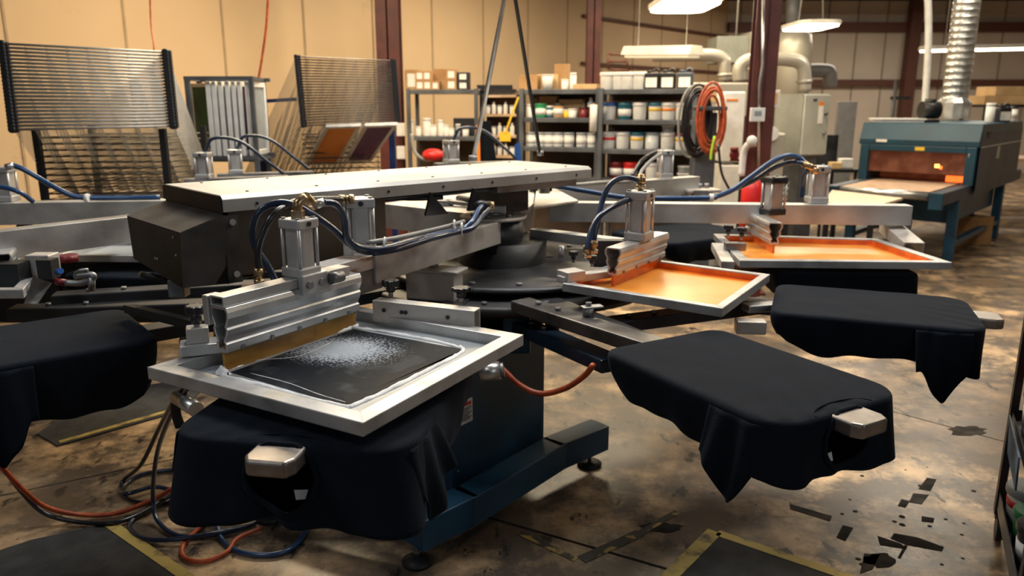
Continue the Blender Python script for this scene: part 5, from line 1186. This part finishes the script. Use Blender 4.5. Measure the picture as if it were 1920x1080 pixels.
def pallet_with_shirt(inner, dirn, L, w_, z, plabel, slabel, drop_side=.15, drop_end=.17, sleeves=((1,.25),(-1,.25)), seed=1, neck=True, handle=True, arm_to=None, tagside=None, flare=0., group='black shirts loaded on the pallets', armm='dark_steel', hem=None, ro=.10):
    rnd = random.Random(seed); inner = V((inner.x,inner.y,0)); d = V((dirn[0],dirn[1],0)).normalized(); f = frame(V((inner.x,inner.y,z)), d)
    pr_ = thing('printing_pallet', V((inner.x,inner.y,z-.04)), plabel, 'pallet')
    bd_ = [(p.x*.0+p.x, p.y) for p,_ in loop_rr(L-.01, w_-.01, ro, .05, 80)]
    MB().prism(bd_, -.022, -.006, f).build('board', 'black_paint', pr_)
    if handle:
        hw = .062; hb = MB(); pf = [(L-.02,-hw),(L+.06,-hw),(L+.088,-hw*.75),(L+.088,hw*.75),(L+.06,hw),(L-.02,hw)]
        hb.prism(pf, -.042, -.002, f).build('handle', 'handle_metal', pr_, bevel=.008, seg=3)
        MB().box(f, L*.6,L-.015,-.04,.04,-.05,-.023).build('handle_bar', 'steel', pr_)
    if arm_to is not None:
        a = f @ V((L*.5,0,-.023)); b = V((arm_to.x, arm_to.y, z-.023)); MB().beam(b, a, .095, .05).build('arm', armm, pr_, bevel=.004)
    # ---- shirt
    N_ = 300; lp = loop_rr(L, w_, ro, .06, N_); T = 2*(L+w_)
    ph = [rnd.random()*6.28 for _ in range(6)]
    def hd_(a, b, nx, ny):
        """hem drop at outline point"""
        e = sm((a-(L-.16))/.16)                       # outer end
        inn = 1-sm(a/.16)
        s = drop_side*(1-e) + drop_end*e
        s *= 1 - .35*inn
        s += .010*math.sin(a*13+ph[0]+b*9) + .004*math.sin(a*37+b*23+ph[1])
        if hem: s += hem(a/L, b/(w_/2))
        return max(.03, s)
    K = 16; vs = []; fs = []; sh = thing('t_shirt', V((inner.x,inner.y,z)), slabel, 't-shirt', group)
    # rings: interior -> edge -> fillet -> skirt
    rings = []
    for sc_ in (.02,.25,.45,.6,.72,.82,.9,.96):
        row = []
        for p, n in lp:
            c = V((L/2,0,0)); q = c + (p-c)*sc_; wk = max(0, 1-abs(q.x-L)/.22); q.z = .0016*noise.noise(V((q.x*9+seed,q.y*9,0))) + .0018*wk*math.sin(q.y*70+q.x*40+3*noise.noise(V((q.x*6,q.y*6,seed)))) + .001; row.append(q)
        rings.append(row)
    R_ = .014
    for k in range(1, 6):
        an = math.pi/2*k/5; rings.append([p + n*(R_*math.sin(an)-R_*.6) + V((0,0,-R_*(1-math.cos(an)))) for p, n in lp])
    base_ring = rings[-1]
    for k in range(1, K+1):
        t = k/K; row = []
        for i, (p, n) in enumerate(lp):
            h = hd_(p.x, p.y, n.x, n.y); s = T*i/N_; e = sm((p.x-(L-.2))/.2); am = (.006+.010*e)*t**1.3
            crn = max(0, min(abs(n.x),abs(n.y))*.8)      # corner fullness
            o = am*math.sin(s*19+ph[2]+2*math.sin(s*7+ph[3])) + am*.4*math.sin(s*47+ph[4]) - .035*t*(1-e)*t + .01*e*t + .03*crn*t*e + flare*t
            q = base_ring[i] + n*o + V((0,0,-(h-R_)*t)); row.append(q)
        rings.append(row)
    nr = len(rings); 
    for row in rings: vs += [f @ q for q in row]
    neck_hw = .088; NC, NR = .075, .082
    for j in range(nr-1):
        for i in range(N_):
            k = (i+1)%N_
            if neck and j >= 9:
                q = rings[j][i]; p = lp[i][0]
                if lp[i][1].x > .7:
                    dz = -q.z; yy = q.y/neck_hw
                    if abs(lp[i][0].y) < neck_hw*1.3 and yy*yy + ((dz-NC)/NR)**2 < 1: continue
            fs.append((j*N_+i, (j+1)*N_+i, (j+1)*N_+k, j*N_+k))
    fs.append([i for i in range(N_)][::-1][::-1])
    mb = MB(); mb.v = vs; mb.f = fs; mb.sm = [True]*len(fs)
    body = mb.build('shirt_body', 'cloth', sh, solid=.0018)
    # inner lining: the back of the shirt seen through the neck
    if neck:
        lin = MB(); G = []
        for j in range(5):
            for i in range(13):
                y = (-1+2*i/12)*.13; G.append(f @ V((L-.008-.05*math.sin(math.pi*i/12)*(1 if j < 3 else (.5 if j == 3 else -.1)), y, -.016-.160*j/4)))
        lin.add(G, [(j*13+i, j*13+i+1, (j+1)*13+i+1, (j+1)*13+i) for j in range(4) for i in range(12)], True); lin.build('inner_back', 'cloth_in', sh)
        def surf(y, dz):
            i = min((i for i in range(N_) if lp[i][1].x > .7), key=lambda i: abs(lp[i][0].y-y))
            col_ = [rings[j][i] for j in range(8, nr)]
            for j in range(len(col_)-1):
                if -col_[j+1].z >= dz:
                    t = (dz+col_[j].z)/max(1e-6, col_[j].z-col_[j+1].z); q = col_[j].lerp(col_[j+1], max(0,t)); break
            else: q = col_[-1]
            return V((q.x+.003, y, q.z))
        col = MB(); P = []
        for i in range(61):
            a = 2*math.pi*i/60; y = neck_hw*1.0*math.cos(a); dz = NC - NR*1.0*math.sin(a)
            P.append(f @ surf(y, max(0, dz)))
        col.tube(P, .0075, 8); co_ = col.build('collar', 'cloth', sh)
        pc_ = []
        for i in range(25):
            a = math.pi*i/24; pc_.append(f @ V((L - .040*math.sin(a) - .006, .11*math.cos(a), .0035 - .004*(1-math.sin(a)))))
        MB().tube(pc_, .0028, 6).build('collar_seam', 'cloth', co_)
        ty = .03 if tagside is None else tagside
        MB().add([f @ V((L-.014,ty,-.122)), f @ V((L-.014,ty+.036,-.118)), f @ V((L-.004,ty+.032,-.138)), f @ V((L-.004,ty+.008,-.142))], [(0,1,2,3)]).build('neck_label', 'label_white', sh)
    # sleeves: draped flaps with own folds
    for sd_, sl in sleeves:
        n_ = 26; kk = 14; rows = []
        # outline positions on that side from a=L-.27 to around the corner
        idx = [i for i in range(N_) if lp[i][0].y*sd_ > w_*.34 and L-.235 < lp[i][0].x < L-.045]
        pts = [lp[i] for i in idx]
        if sd_ < 0: pts = pts[::-1]
        m_ = len(pts)
        vs2 = []
        for j in range(kk+1):
            t = j/kk
            for i, (p, n) in enumerate(pts):
                u = i/(m_-1)
                h = sl*(.55+.45*sm(u/.62)) if u < .62 else sl*(1-.42*sm((u-.62)/.38)); h += .005*math.sin(u*19+ph[5])
                am = .010*t + .003; o = .008 + .038*t*(1-u)+ .012*t + am*math.sin(u*13+ph[0]+t*.8)
                q = p + n*(o) + V((0,0,-.014-(h-.014)*t)); q.x += .02*t*(.5-u)
                vs2.append(f @ q)
        f2_ = [(j*m_+i, j*m_+i+1, (j+1)*m_+i+1, (j+1)*m_+i) for j in range(kk) for i in range(m_-1)]
        MB().add(vs2, f2_, True).build('sleeve', 'cloth', sh, solid=.003)
    return f
Ga = 'black shirts loaded on the pallets'
# A: under the white ink screen
oa = V((-.535,1.665,0)); da = V((-.16,-.985,0)).normalized(); pallet_with_shirt(oa-da*.72, da, .72, .60, .93, 'printing pallet under the white ink screen, worn metal handle at its end', 'black t-shirt under the white ink screen, neck hole facing the camera', .17, .195, ((1,.23),(-1,.19)), 3, flare=.022, arm_to=V((-.2,3.25,0)), tagside=.015)
# B
ib = V((.507,2.50,0)); db_ = V((.50,-.866,0)); pallet_with_shirt(ib, db_, .72, .50, .93, 'front right printing pallet, angular metal handle', 'black t-shirt on the front right pallet, whole top visible', .15, .17, ((-1,.245),(1,.15)), 5, arm_to=V((.1,3.25,0)), tagside=-.06)
# C
ic = V((1.08,3.08,0)); dc = V((.93,-.36,0)); pallet_with_shirt(ic, dc, .72, .52, .93, 'right printing pallet beyond the front right one, pale metal handle', 'black t-shirt on the right pallet, just behind the front right one', .15, .17, ((-1,.27),(1,.15)), 8, arm_to=V((.35,3.4,0)), neck=False)
# D under screen 3
pallet_with_shirt(V((1.25,3.78,0)), V((1,-.05,0)), .66, .56, .93, 'printing pallet beneath the far right orange screen', 'black t-shirt beneath the far right orange screen', .17, .18, (), 9, neck=False, handle=False, arm_to=V((.5,3.8,0)))
# E behind
pallet_with_shirt(V((.75,4.55,0)), V((.85,.52,0)), .75, .56, .93, 'rear printing pallet behind the longest arm', 'black t-shirt on the rear pallet behind the longest arm', .14, .16, (), 10, neck=False, handle=False, arm_to=V((.4,4.1,0)))
# L left
pallet_with_shirt(V((-1.355,2.70,0)), V((-.78,-.63,0)), .60, .52, .93, 'left printing pallet reaching out of the photo', 'black t-shirt on the left pallet, cut by the photo edge', .215, .24, ((1,.31),(-1,.26)), 12, arm_to=V((-.5,3.4,0)), neck=False, hem=lambda u, v: .05*(1-sm(u/.3)))
# L2 behind-left
pallet_with_shirt(V((-1.3,3.75,0)), V((-1,.1,0)), .8, .6, .92, 'rear left printing pallet beneath the grey mesh screen', 'black t-shirt beneath the grey mesh screen at the left', .17, .17, (), 13, neck=False, handle=False, arm_to=V((-.5,3.75,0)))
mat('bar_steel', (.13,.125,.125), .38, .7, (.05,.05,.052), 7, .35, .6, rvar=.1); mat('navy_paint', (.012,.03,.055), .3, .2)
MB().cyl(W(1035,640,.74), W(1035,640,.74)+V((0,0,.14)), .03, 14).build('lower_strut', 'black_paint', cr)
# free steel arms of the carousel between pallets
for i,(a,b,m_,n_) in enumerate(((W(975,560,.93),W(1250,645,.93),'bar_steel','dark steel pallet arm running to the front right shirt'),(W(1130,600,.86),W(1440,560,.90),'dark_steel','dark pallet arm below the middle orange screen'),(V((.03,3.2,.80)),W(1150,672,.83),'navy_paint','dark navy arm left of the front right shirt'),(W(100,550,.9),W(520,525,.9),'dark_steel','long black flat arm at the left, below the lever clamp'),(W(20,575,.86),W(480,560,.86),'black_paint','lowest long black arm behind the left shirt'))):
    r = thing('carousel_arm', a, n_, 'arm'); MB().beam(a, b, .10, .05).build('bar', m_, r, bevel=.006)
    for t in (.15,.3): bolt1(r, a.lerp(b,t), .012, .012)
r = thing('locating_pin', W(1103,592,.93), 'round steel latch pin on the dark arm in front of the middle screen', 'pin'); q = W(1103,592,.93)
MB().lathe([(.022,0),(.022,.03)], Matrix.Translation(q), 16).build('pin', 'steel', r); MB().box(Matrix.Translation(q) @ Matrix.Rotation(.3,4,'Z'), -.025,.055,-.018,.018,.03,.038).build('latch_plate', 'alu', r, bevel=.003); MB().cyl(q+V((0,0,.038)), q+V((0,0,.052)), .012, 6).build('latch_nut', 'steel', r)
q = W(1440,568,.92); MBs = MB().box(frame(q, V((.9,.2,0))), -.10,.06,-.03,.03,-.03,0); solo(MBs, 'pallet_bracket', 'alu', 'light steel bracket where the right pallet meets its arm', 'bracket', bevel=.004)
q = W(1410,600,.90); MBs = MB().box(frame(q, V((.9,-.1,0))), -.06,.05,-.03,.03,-.05,0); solo(MBs, 'pallet_bracket', 'alu_dirty', 'lower light steel block at the inner end of the right pallet', 'bracket', bevel=.004)
# silencer canister under screen 1's corner and steel pipe left
r = thing('air_filter', D(922,700,2.75), 'round pale metal filter bowl on the blue base', 'filter'); MB().cyl(D(900,700,2.75), D(938,694,2.75), .035, 18).build('bowl', 'galv', r); MB().cyl(D(938,694,2.75), D(945,693,2.75), .028, 14).build('cap', 'steel', r)
r = thing('pipe_stub', D(340,758,2.5), 'bright metal pipe end under the left corner of the white ink screen', 'pipe'); MB().cyl(D(332,745,2.6), D(368,768,2.45), .026, 18).build('pipe', 'galv', r); MB().tube([D(330,750,2.6), D(330,775,2.6), D(338,800,2.6)], .018, 8, curve=4).build('bracket', 'black_paint', r)
# ================================================================== HOSES ON THE PRESS
def px_hose(pts, r, m_, label, cv=8): return hose([D(*p) for p in pts], r, m_, label, cv)
top1 = fq @ V((nq*.58,0,1.364))
g_ = thing('hose_fitting', top1, 'brass elbow fitting on top of the nearest air cylinder', 'fitting')
MB().box(Matrix.Translation(top1), -.018,.018,-.018,.018,0,.024).build('base', 'brass', g_, bevel=.003)
e0 = top1+V((0,0,.03)); e1_ = D(588,385,2.42); MB().tube([e0-V((0,0,.01)), e0+V((.003,.0,.015)), e0+V((.02,.02,.03))], .015, 10, curve=4).build('elbow', 'brass', g_); MB().cyl(e0+V((.02,.02,.03)), e1_, .017, 14).build('collar', 'brass', g_); MB().cyl(e1_, D(608,379,2.43), .014, 12).build('nipple', 'galv', g_)
px_hose(((606,380,2.43),(630,384,2.46),(645,410,2.5),(650,445,2.52),(668,462,2.55),(700,468,2.6),(740,462,2.68),(800,445,2.85)), .0115, 'navy_hose', 'dark hose curling from the nearest brass elbow down to the arm')
px_hose(((525,545,2.40),(503,500,2.42),(480,465,2.42),(474,430,2.42),(488,395,2.42),(525,380,2.44),(560,388,2.46),(590,405,2.48),(625,430,2.52),(655,458,2.55),(690,472,2.6),(740,468,2.68),(800,450,2.85)), .0115, 'navy_hose', 'navy hose making the widest loop left of the nearest air cylinder')
px_hose(((486,505,2.36),(484,470,2.36),(492,440,2.37),(515,400,2.40),(555,378,2.5),(600,374,2.6),(640,374,2.68)), .0115, 'black_hose', 'black hose rising from the brass coupling and running to the second air cylinder')
g_ = thing('hose_fitting', D(486,540,2.36), 'brass coupling at the lower end of the black hose', 'fitting'); fitting(g_, D(486,532,2.36), V((0,0,1)), .013, .05, 'coupling'); MB().cyl(D(455,538,2.36), D(486,536,2.36), .01).build('grip', 'wood', g_)
g_ = thing('hose_fitting', D(650,373,2.68), 'brass fitting on the second air cylinder beside the arm', 'fitting'); fitting(g_, D(664,373,2.72), V((-1,0,0)), .013, .055, 'coupling')
px_hose(((690,472,2.62),(730,463,2.7),(770,452,2.8),(820,440,2.92),(865,430,3.05),(885,415,3.1),(896,395,3.18),(905,385,3.25)), .0105, 'blue_hose', 'blue hose lying along the nearest arm to the hub, inner one')
px_hose(((700,475,2.60),(740,468,2.68),(800,450,2.83),(850,437,3.0),(885,428,3.06),(905,405,3.15),(918,392,3.22)), .0105, 'navy_hose', 'navy hose lying along the nearest arm to the hub, outer one')
px_hose(((690,455,2.66),(740,447,2.75),(790,436,2.9),(840,424,3.02),(870,415,3.1)), .0085, 'grey_hose', 'pale grey hose lying along the nearest arm')
for i,(px,py,Y) in enumerate(((722,460,2.66),(852,426,3.02),(866,431,3.04))):
    q = D(px,py,Y); a = MB(); P = [q+V((.0,.02*math.cos(t*math.pi/6),.026*math.sin(t*math.pi/6))) for t in range(13)]; a.tube(P, .005, 6); solo(a, 'cable_tie', 'white_plastic', ('white tie binding the hoses near the second air cylinder','white tie binding the hoses near the hub, left one','white tie binding the hoses near the hub, right one')[i], 'tie')
g_ = thing('hose_fitting', D(918,388,3.25), 'brass fitting where the hoses meet the hub plate', 'fitting'); MB().cyl(D(919,398,3.28), D(919,378,3.28), .018, 12).build('post', 'brass', g_); MB().sphere(D(903,383,3.26), .026, 8, (1.2,1,.7)).build('manifold', 'dark_steel', g_)
px_hose(((693,365,3.3),(740,366,3.35),(800,364,3.4),(850,360,3.45),(890,355,3.5),(930,352,3.55)), .013, 'grey_plastic', 'grey hose lying on the hub casting under the housing')
px_hose(((690,360,3.25),(720,368,3.3),(770,372,3.35),(830,370,3.4)), .011, 'black_hose', 'black hose under the housing edge')
solo(MB().tube([D(693,358,3.2),D(705,362,3.2),D(718,366,3.2)], .006, 6, curve=3), 'wire_tag', 'yellow', 'short yellow wire under the housing', 'wire')
# arm 3 hoses
px_hose(((1030,348,4.05),(1060,352,4.05),(1110,360,4.05),(1165,369,4.05),(1240,372,4.05),(1330,371,4.0),(1345,368,4.0),(1375,355,4.0),(1410,330,4.0),(1445,305,4.0),(1475,292,4.0),(1500,297,4.0),(1512,312,3.98)), .0135, 'blue_hose', 'blue hose along the longest arm, higher arch to the far cylinder')
px_hose(((1335,372,4.0),(1365,360,4.02),(1410,340,4.02),(1450,315,4.02),(1480,305,4.02),(1505,306,3.98),(1516,316,3.98)), .0125, 'navy_hose', 'navy hose, lower arch to the far cylinder on the longest arm')
px_hose(((1040,342,4.6),(1080,346,4.7),(1130,342,4.9),(1190,338,5.0),(1205,318,5.1),(1222,300,5.15),(1240,288,5.2)), .012, 'grey_hose', 'grey hose rising to the rear arm cylinder')
px_hose(((1185,330,5.1),(1200,305,5.15),(1215,292,5.2),(1232,284,5.2)), .011, 'black_hose', 'thin black hose beside the grey one at the rear cylinder')
px_hose(((1515,318,3.98),(1508,330,4.0),(1505,350,4.02),(1503,372,4.02)), .012, 'blue_hose', 'short blue hose down the left side of the far cylinder')
g_ = thing('hose_fitting', D(1525,318,3.96), 'brass fitting on the far cylinder of the longest arm', 'fitting'); MB().cyl(D(1505,306,3.98), D(1528,318,3.97), .018, 12).build('coupling', 'brass', g_); MB().cyl(D(1528,326,3.97), D(1528,314,3.97), .02, 8).build('base', 'brass', g_)
solo(MB().cyl(D(1330,371,4.0), D(1337,371,4.0), .022, 12), 'cable_tie', 'white_plastic', 'white clip on the blue hose of the longest arm', 'tie')
g_ = thing('hub_valve', D(1020,360,4.05), 'small valve block on the plate at the inner end of the longest arm', 'valve'); MB().cyl(D(1021,362,4.0), D(1021,343,4.0), .03, 16).build('valve_body', 'alu', g_); MB().tube([D(1030,358,4.0),D(1032,348,4.0),D(1040,348,4.02)], .014, 8, curve=3).build('elbow', 'black_rubber', g_)
# middle cylinder hoses
cy2 = fq2 @ V((nq2*.5,0,1.341))
Y2 = cy2.y
g_ = thing('hose_fitting', cy2, 'brass fitting stack on the middle air cylinder', 'fitting'); MB().cyl(cy2, cy2+V((0,0,.07)), .014, 12).build('stem', 'brass', g_); MB().sphere(cy2+V((0,0,.045)), .02, 8).build('tee', 'brass', g_); MB().cyl(cy2+V((0,0,.012)), cy2+V((0,0,.024)), .022, 6).build('nut', 'brass', g_)
px_hose(((1205,350,Y2),(1195,338,Y2),(1170,333,Y2),(1145,345,Y2-.02),(1130,375,Y2-.05),(1122,410,Y2-.1),(1115,440,Y2-.12),(1112,460,Y2-.14)), .0125, 'navy_hose', 'navy hose, higher loop of the middle air cylinder')
px_hose(((1200,368,Y2),(1180,374,Y2-.02),(1150,388,Y2-.05),(1125,405,Y2-.1),(1110,430,Y2-.14),(1103,455,Y2-.18),(1101,468,Y2-.2)), .0125, 'navy_hose', 'navy hose, lower loop of the middle air cylinder')
for i,(px,py) in enumerate(((1101,478),(1113,470))):
    q = D(px,py,Y2-.18); g_ = thing('hose_fitting', q, ('left','right')[i]+' brass coupling where the middle hoses end above the clamp', 'fitting'); fitting(g_, q-V((0,0,.01)), V((0,0,1)), .015, .05, 'coupling')
# left hoses
px_hose(((24,310,4.02),(45,318,4.02),(75,335,4.02),(110,355,4.0),(140,368,4.0),(175,371,4.02),(240,371,4.05),(300,370,4.1)), .0135, 'blue_hose', 'blue hose running from the left edge cylinder along the rear left arm')
px_hose(((-20,350,3.9),(10,352,3.9),(40,362,3.9),(62,378,3.95)), .012, 'blue_hose', 'short blue hose at the left edge below the longer one')
g_ = thing('hose_fitting', D(16,315,4.0), 'brass fitting on the left edge cylinder', 'fitting'); MB().cyl(D(10,314,4.0), D(26,310,4.02), .017, 12).build('coupling', 'galv', g_)
solo(MB().cyl(D(160,371,4.0), D(167,371,4.0), .022, 12), 'cable_tie', 'white_plastic', 'white clip on the blue hose at the left', 'tie')
# orange hose at base + floor hoses
px_hose(((900,660,2.9),(940,690,2.85),(975,722,2.8),(1015,738,2.75),(1060,728,2.7),(1095,705,2.62),(1112,685,2.55)), .011, 'orange_hose', 'orange hose sagging from the blue base to the front right pallet')
def fl_hose(pts, r, m_, label):
    return hose([W(p[0],p[1],p[2] if len(p)>2 else r+.001) for p in pts], r, m_, label, 8)
fl_hose(((-60,800,.55),(0,872,.35),(40,915,.22),(85,950,.10),(150,965,.03),(220,962,.02),(290,935,.05),(325,915,.10)), .010, 'orange_hose', 'orange hose sweeping in from the left edge toward the front shirt')
fl_hose(((-60,800,.50),(0,868,.32),(35,915,.18),(80,960,.06),(140,978,.02),(210,980,.02),(260,965,.02),(310,935,.04),(345,915,.06)), .010, 'black_hose', 'black hose sweeping in from the left edge below the orange one')
fl_hose(((350,720,.75),(330,745,.65),(300,800,.4),(265,870,.15),(232,900,.03),(226,925,.012),(260,942,.012),(330,945,.012),(370,960,.012),(382,985,.03)), .0095, 'black_hose', 'black hose dropping beside the front shirt and looping on the floor')
fl_hose(((355,725,.75),(325,770,.6),(300,830,.4),(290,880,.25),(287,935,.10),(295,975,.03),(330,1003,.012),(390,1005,.012),(440,995,.012),(480,980,.012)), .0095, 'navy_hose', 'navy hose dropping beside the front shirt, right of the black one')
fl_hose(((330,880,.012),(265,890,.012),(228,915,.012),(240,925,.03),(290,913,.03),(340,925,.02)), .0095, 'navy_hose', 'navy loop lying on the floor left of the front shirt')
fl_hose(((350,925,.012),(270,960,.012),(243,985,.012),(265,1008,.012),(320,1012,.025),(400,1000,.03),(470,985,.012)), .0095, 'navy_hose', 'navy loop lying lowest on the floor left of the shirt')
fl_hose(((420,955,.012),(380,985,.012),(345,1020,.012),(345,1045,.012),(380,1053,.012),(425,1035,.012),(445,1010,.02),(490,990,.02)), .0095, 'orange_hose', 'orange loop lying on the floor below the front shirt')
fl_hose(((395,935,.10),(405,970,.05),(415,1010,.012),(450,1035,.012),(510,1040,.012),(550,1025,.012),(572,995,.012),(560,975,.012)), .0105, 'blue_hose', 'thick blue hose loop on the floor under the front shirt neck')
# ================================================================== LIGHTS AND WORLD
def area(loc, rot, sx, sy, e, col, name='area_light'):
    l = bpy.data.lights.new(name, 'AREA'); l.shape = 'RECTANGLE'; l.size = sx; l.size_y = sy; l.energy = e; l.color = col
    o = bpy.data.objects.new(name, l); C.objects.link(o); o.location = loc; o.rotation_euler = [math.radians(a) for a in rot]; return o
area((-.6,4.2,4.0), (0,0,0), 1.6, 1.0, 100, (1,.97,.93))
area((1.6,3.6,4.0), (0,0,0), 1.4, .8, 78, (1,.95,.88))
area((-2.6,1.2,4.0), (0,0,0), 1.2, .6, 30, (.95,.97,1))
area((-1.6,7.2,4.0), (0,0,0), 3.0, .5, 300, (1,.80,.52))
area((1.4,10.6,4.05), (0,0,0), 4.0, .5, 260, (1,.82,.56))
area((2.6,7.4,4.0), (0,0,0), 1.2, .8, 110, (1,.84,.60))
area((5.6,9.5,4.0), (0,0,0), 1.2, 1.2, 110, (1,.88,.70))
area((7.5,15.5,4.0), (0,0,0), 5, .6, 300, (1,.86,.70))
area((4.6,5.0,4.0), (0,0,0), 1.0, 1.0, 75, (1,.84,.62))
area((2.6,-.6,2.6), (62,0,28), 2.2, 1.4, 16, (.92,.96,1))  # added fill light with no fixture behind it, lifts the dark blue base
area((-2.2,-.8,2.2), (64,0,-30), 1.6, 1.2, 6, (.9,.95,1))
wl = bpy.data.worlds.new('world'); bpy.context.scene.world = wl; wl.use_nodes = True
wl.node_tree.nodes['Background'].inputs['Color'].default_value = (.75,.85,1,1); wl.node_tree.nodes['Background'].inputs['Strength'].default_value = .05
sc_ = bpy.context.scene; sc_.view_settings.view_transform = 'Standard'; sc_.view_settings.exposure = 0.0
for o in list(bpy.data.objects):
    if 'used' in o.keys(): del o['used']
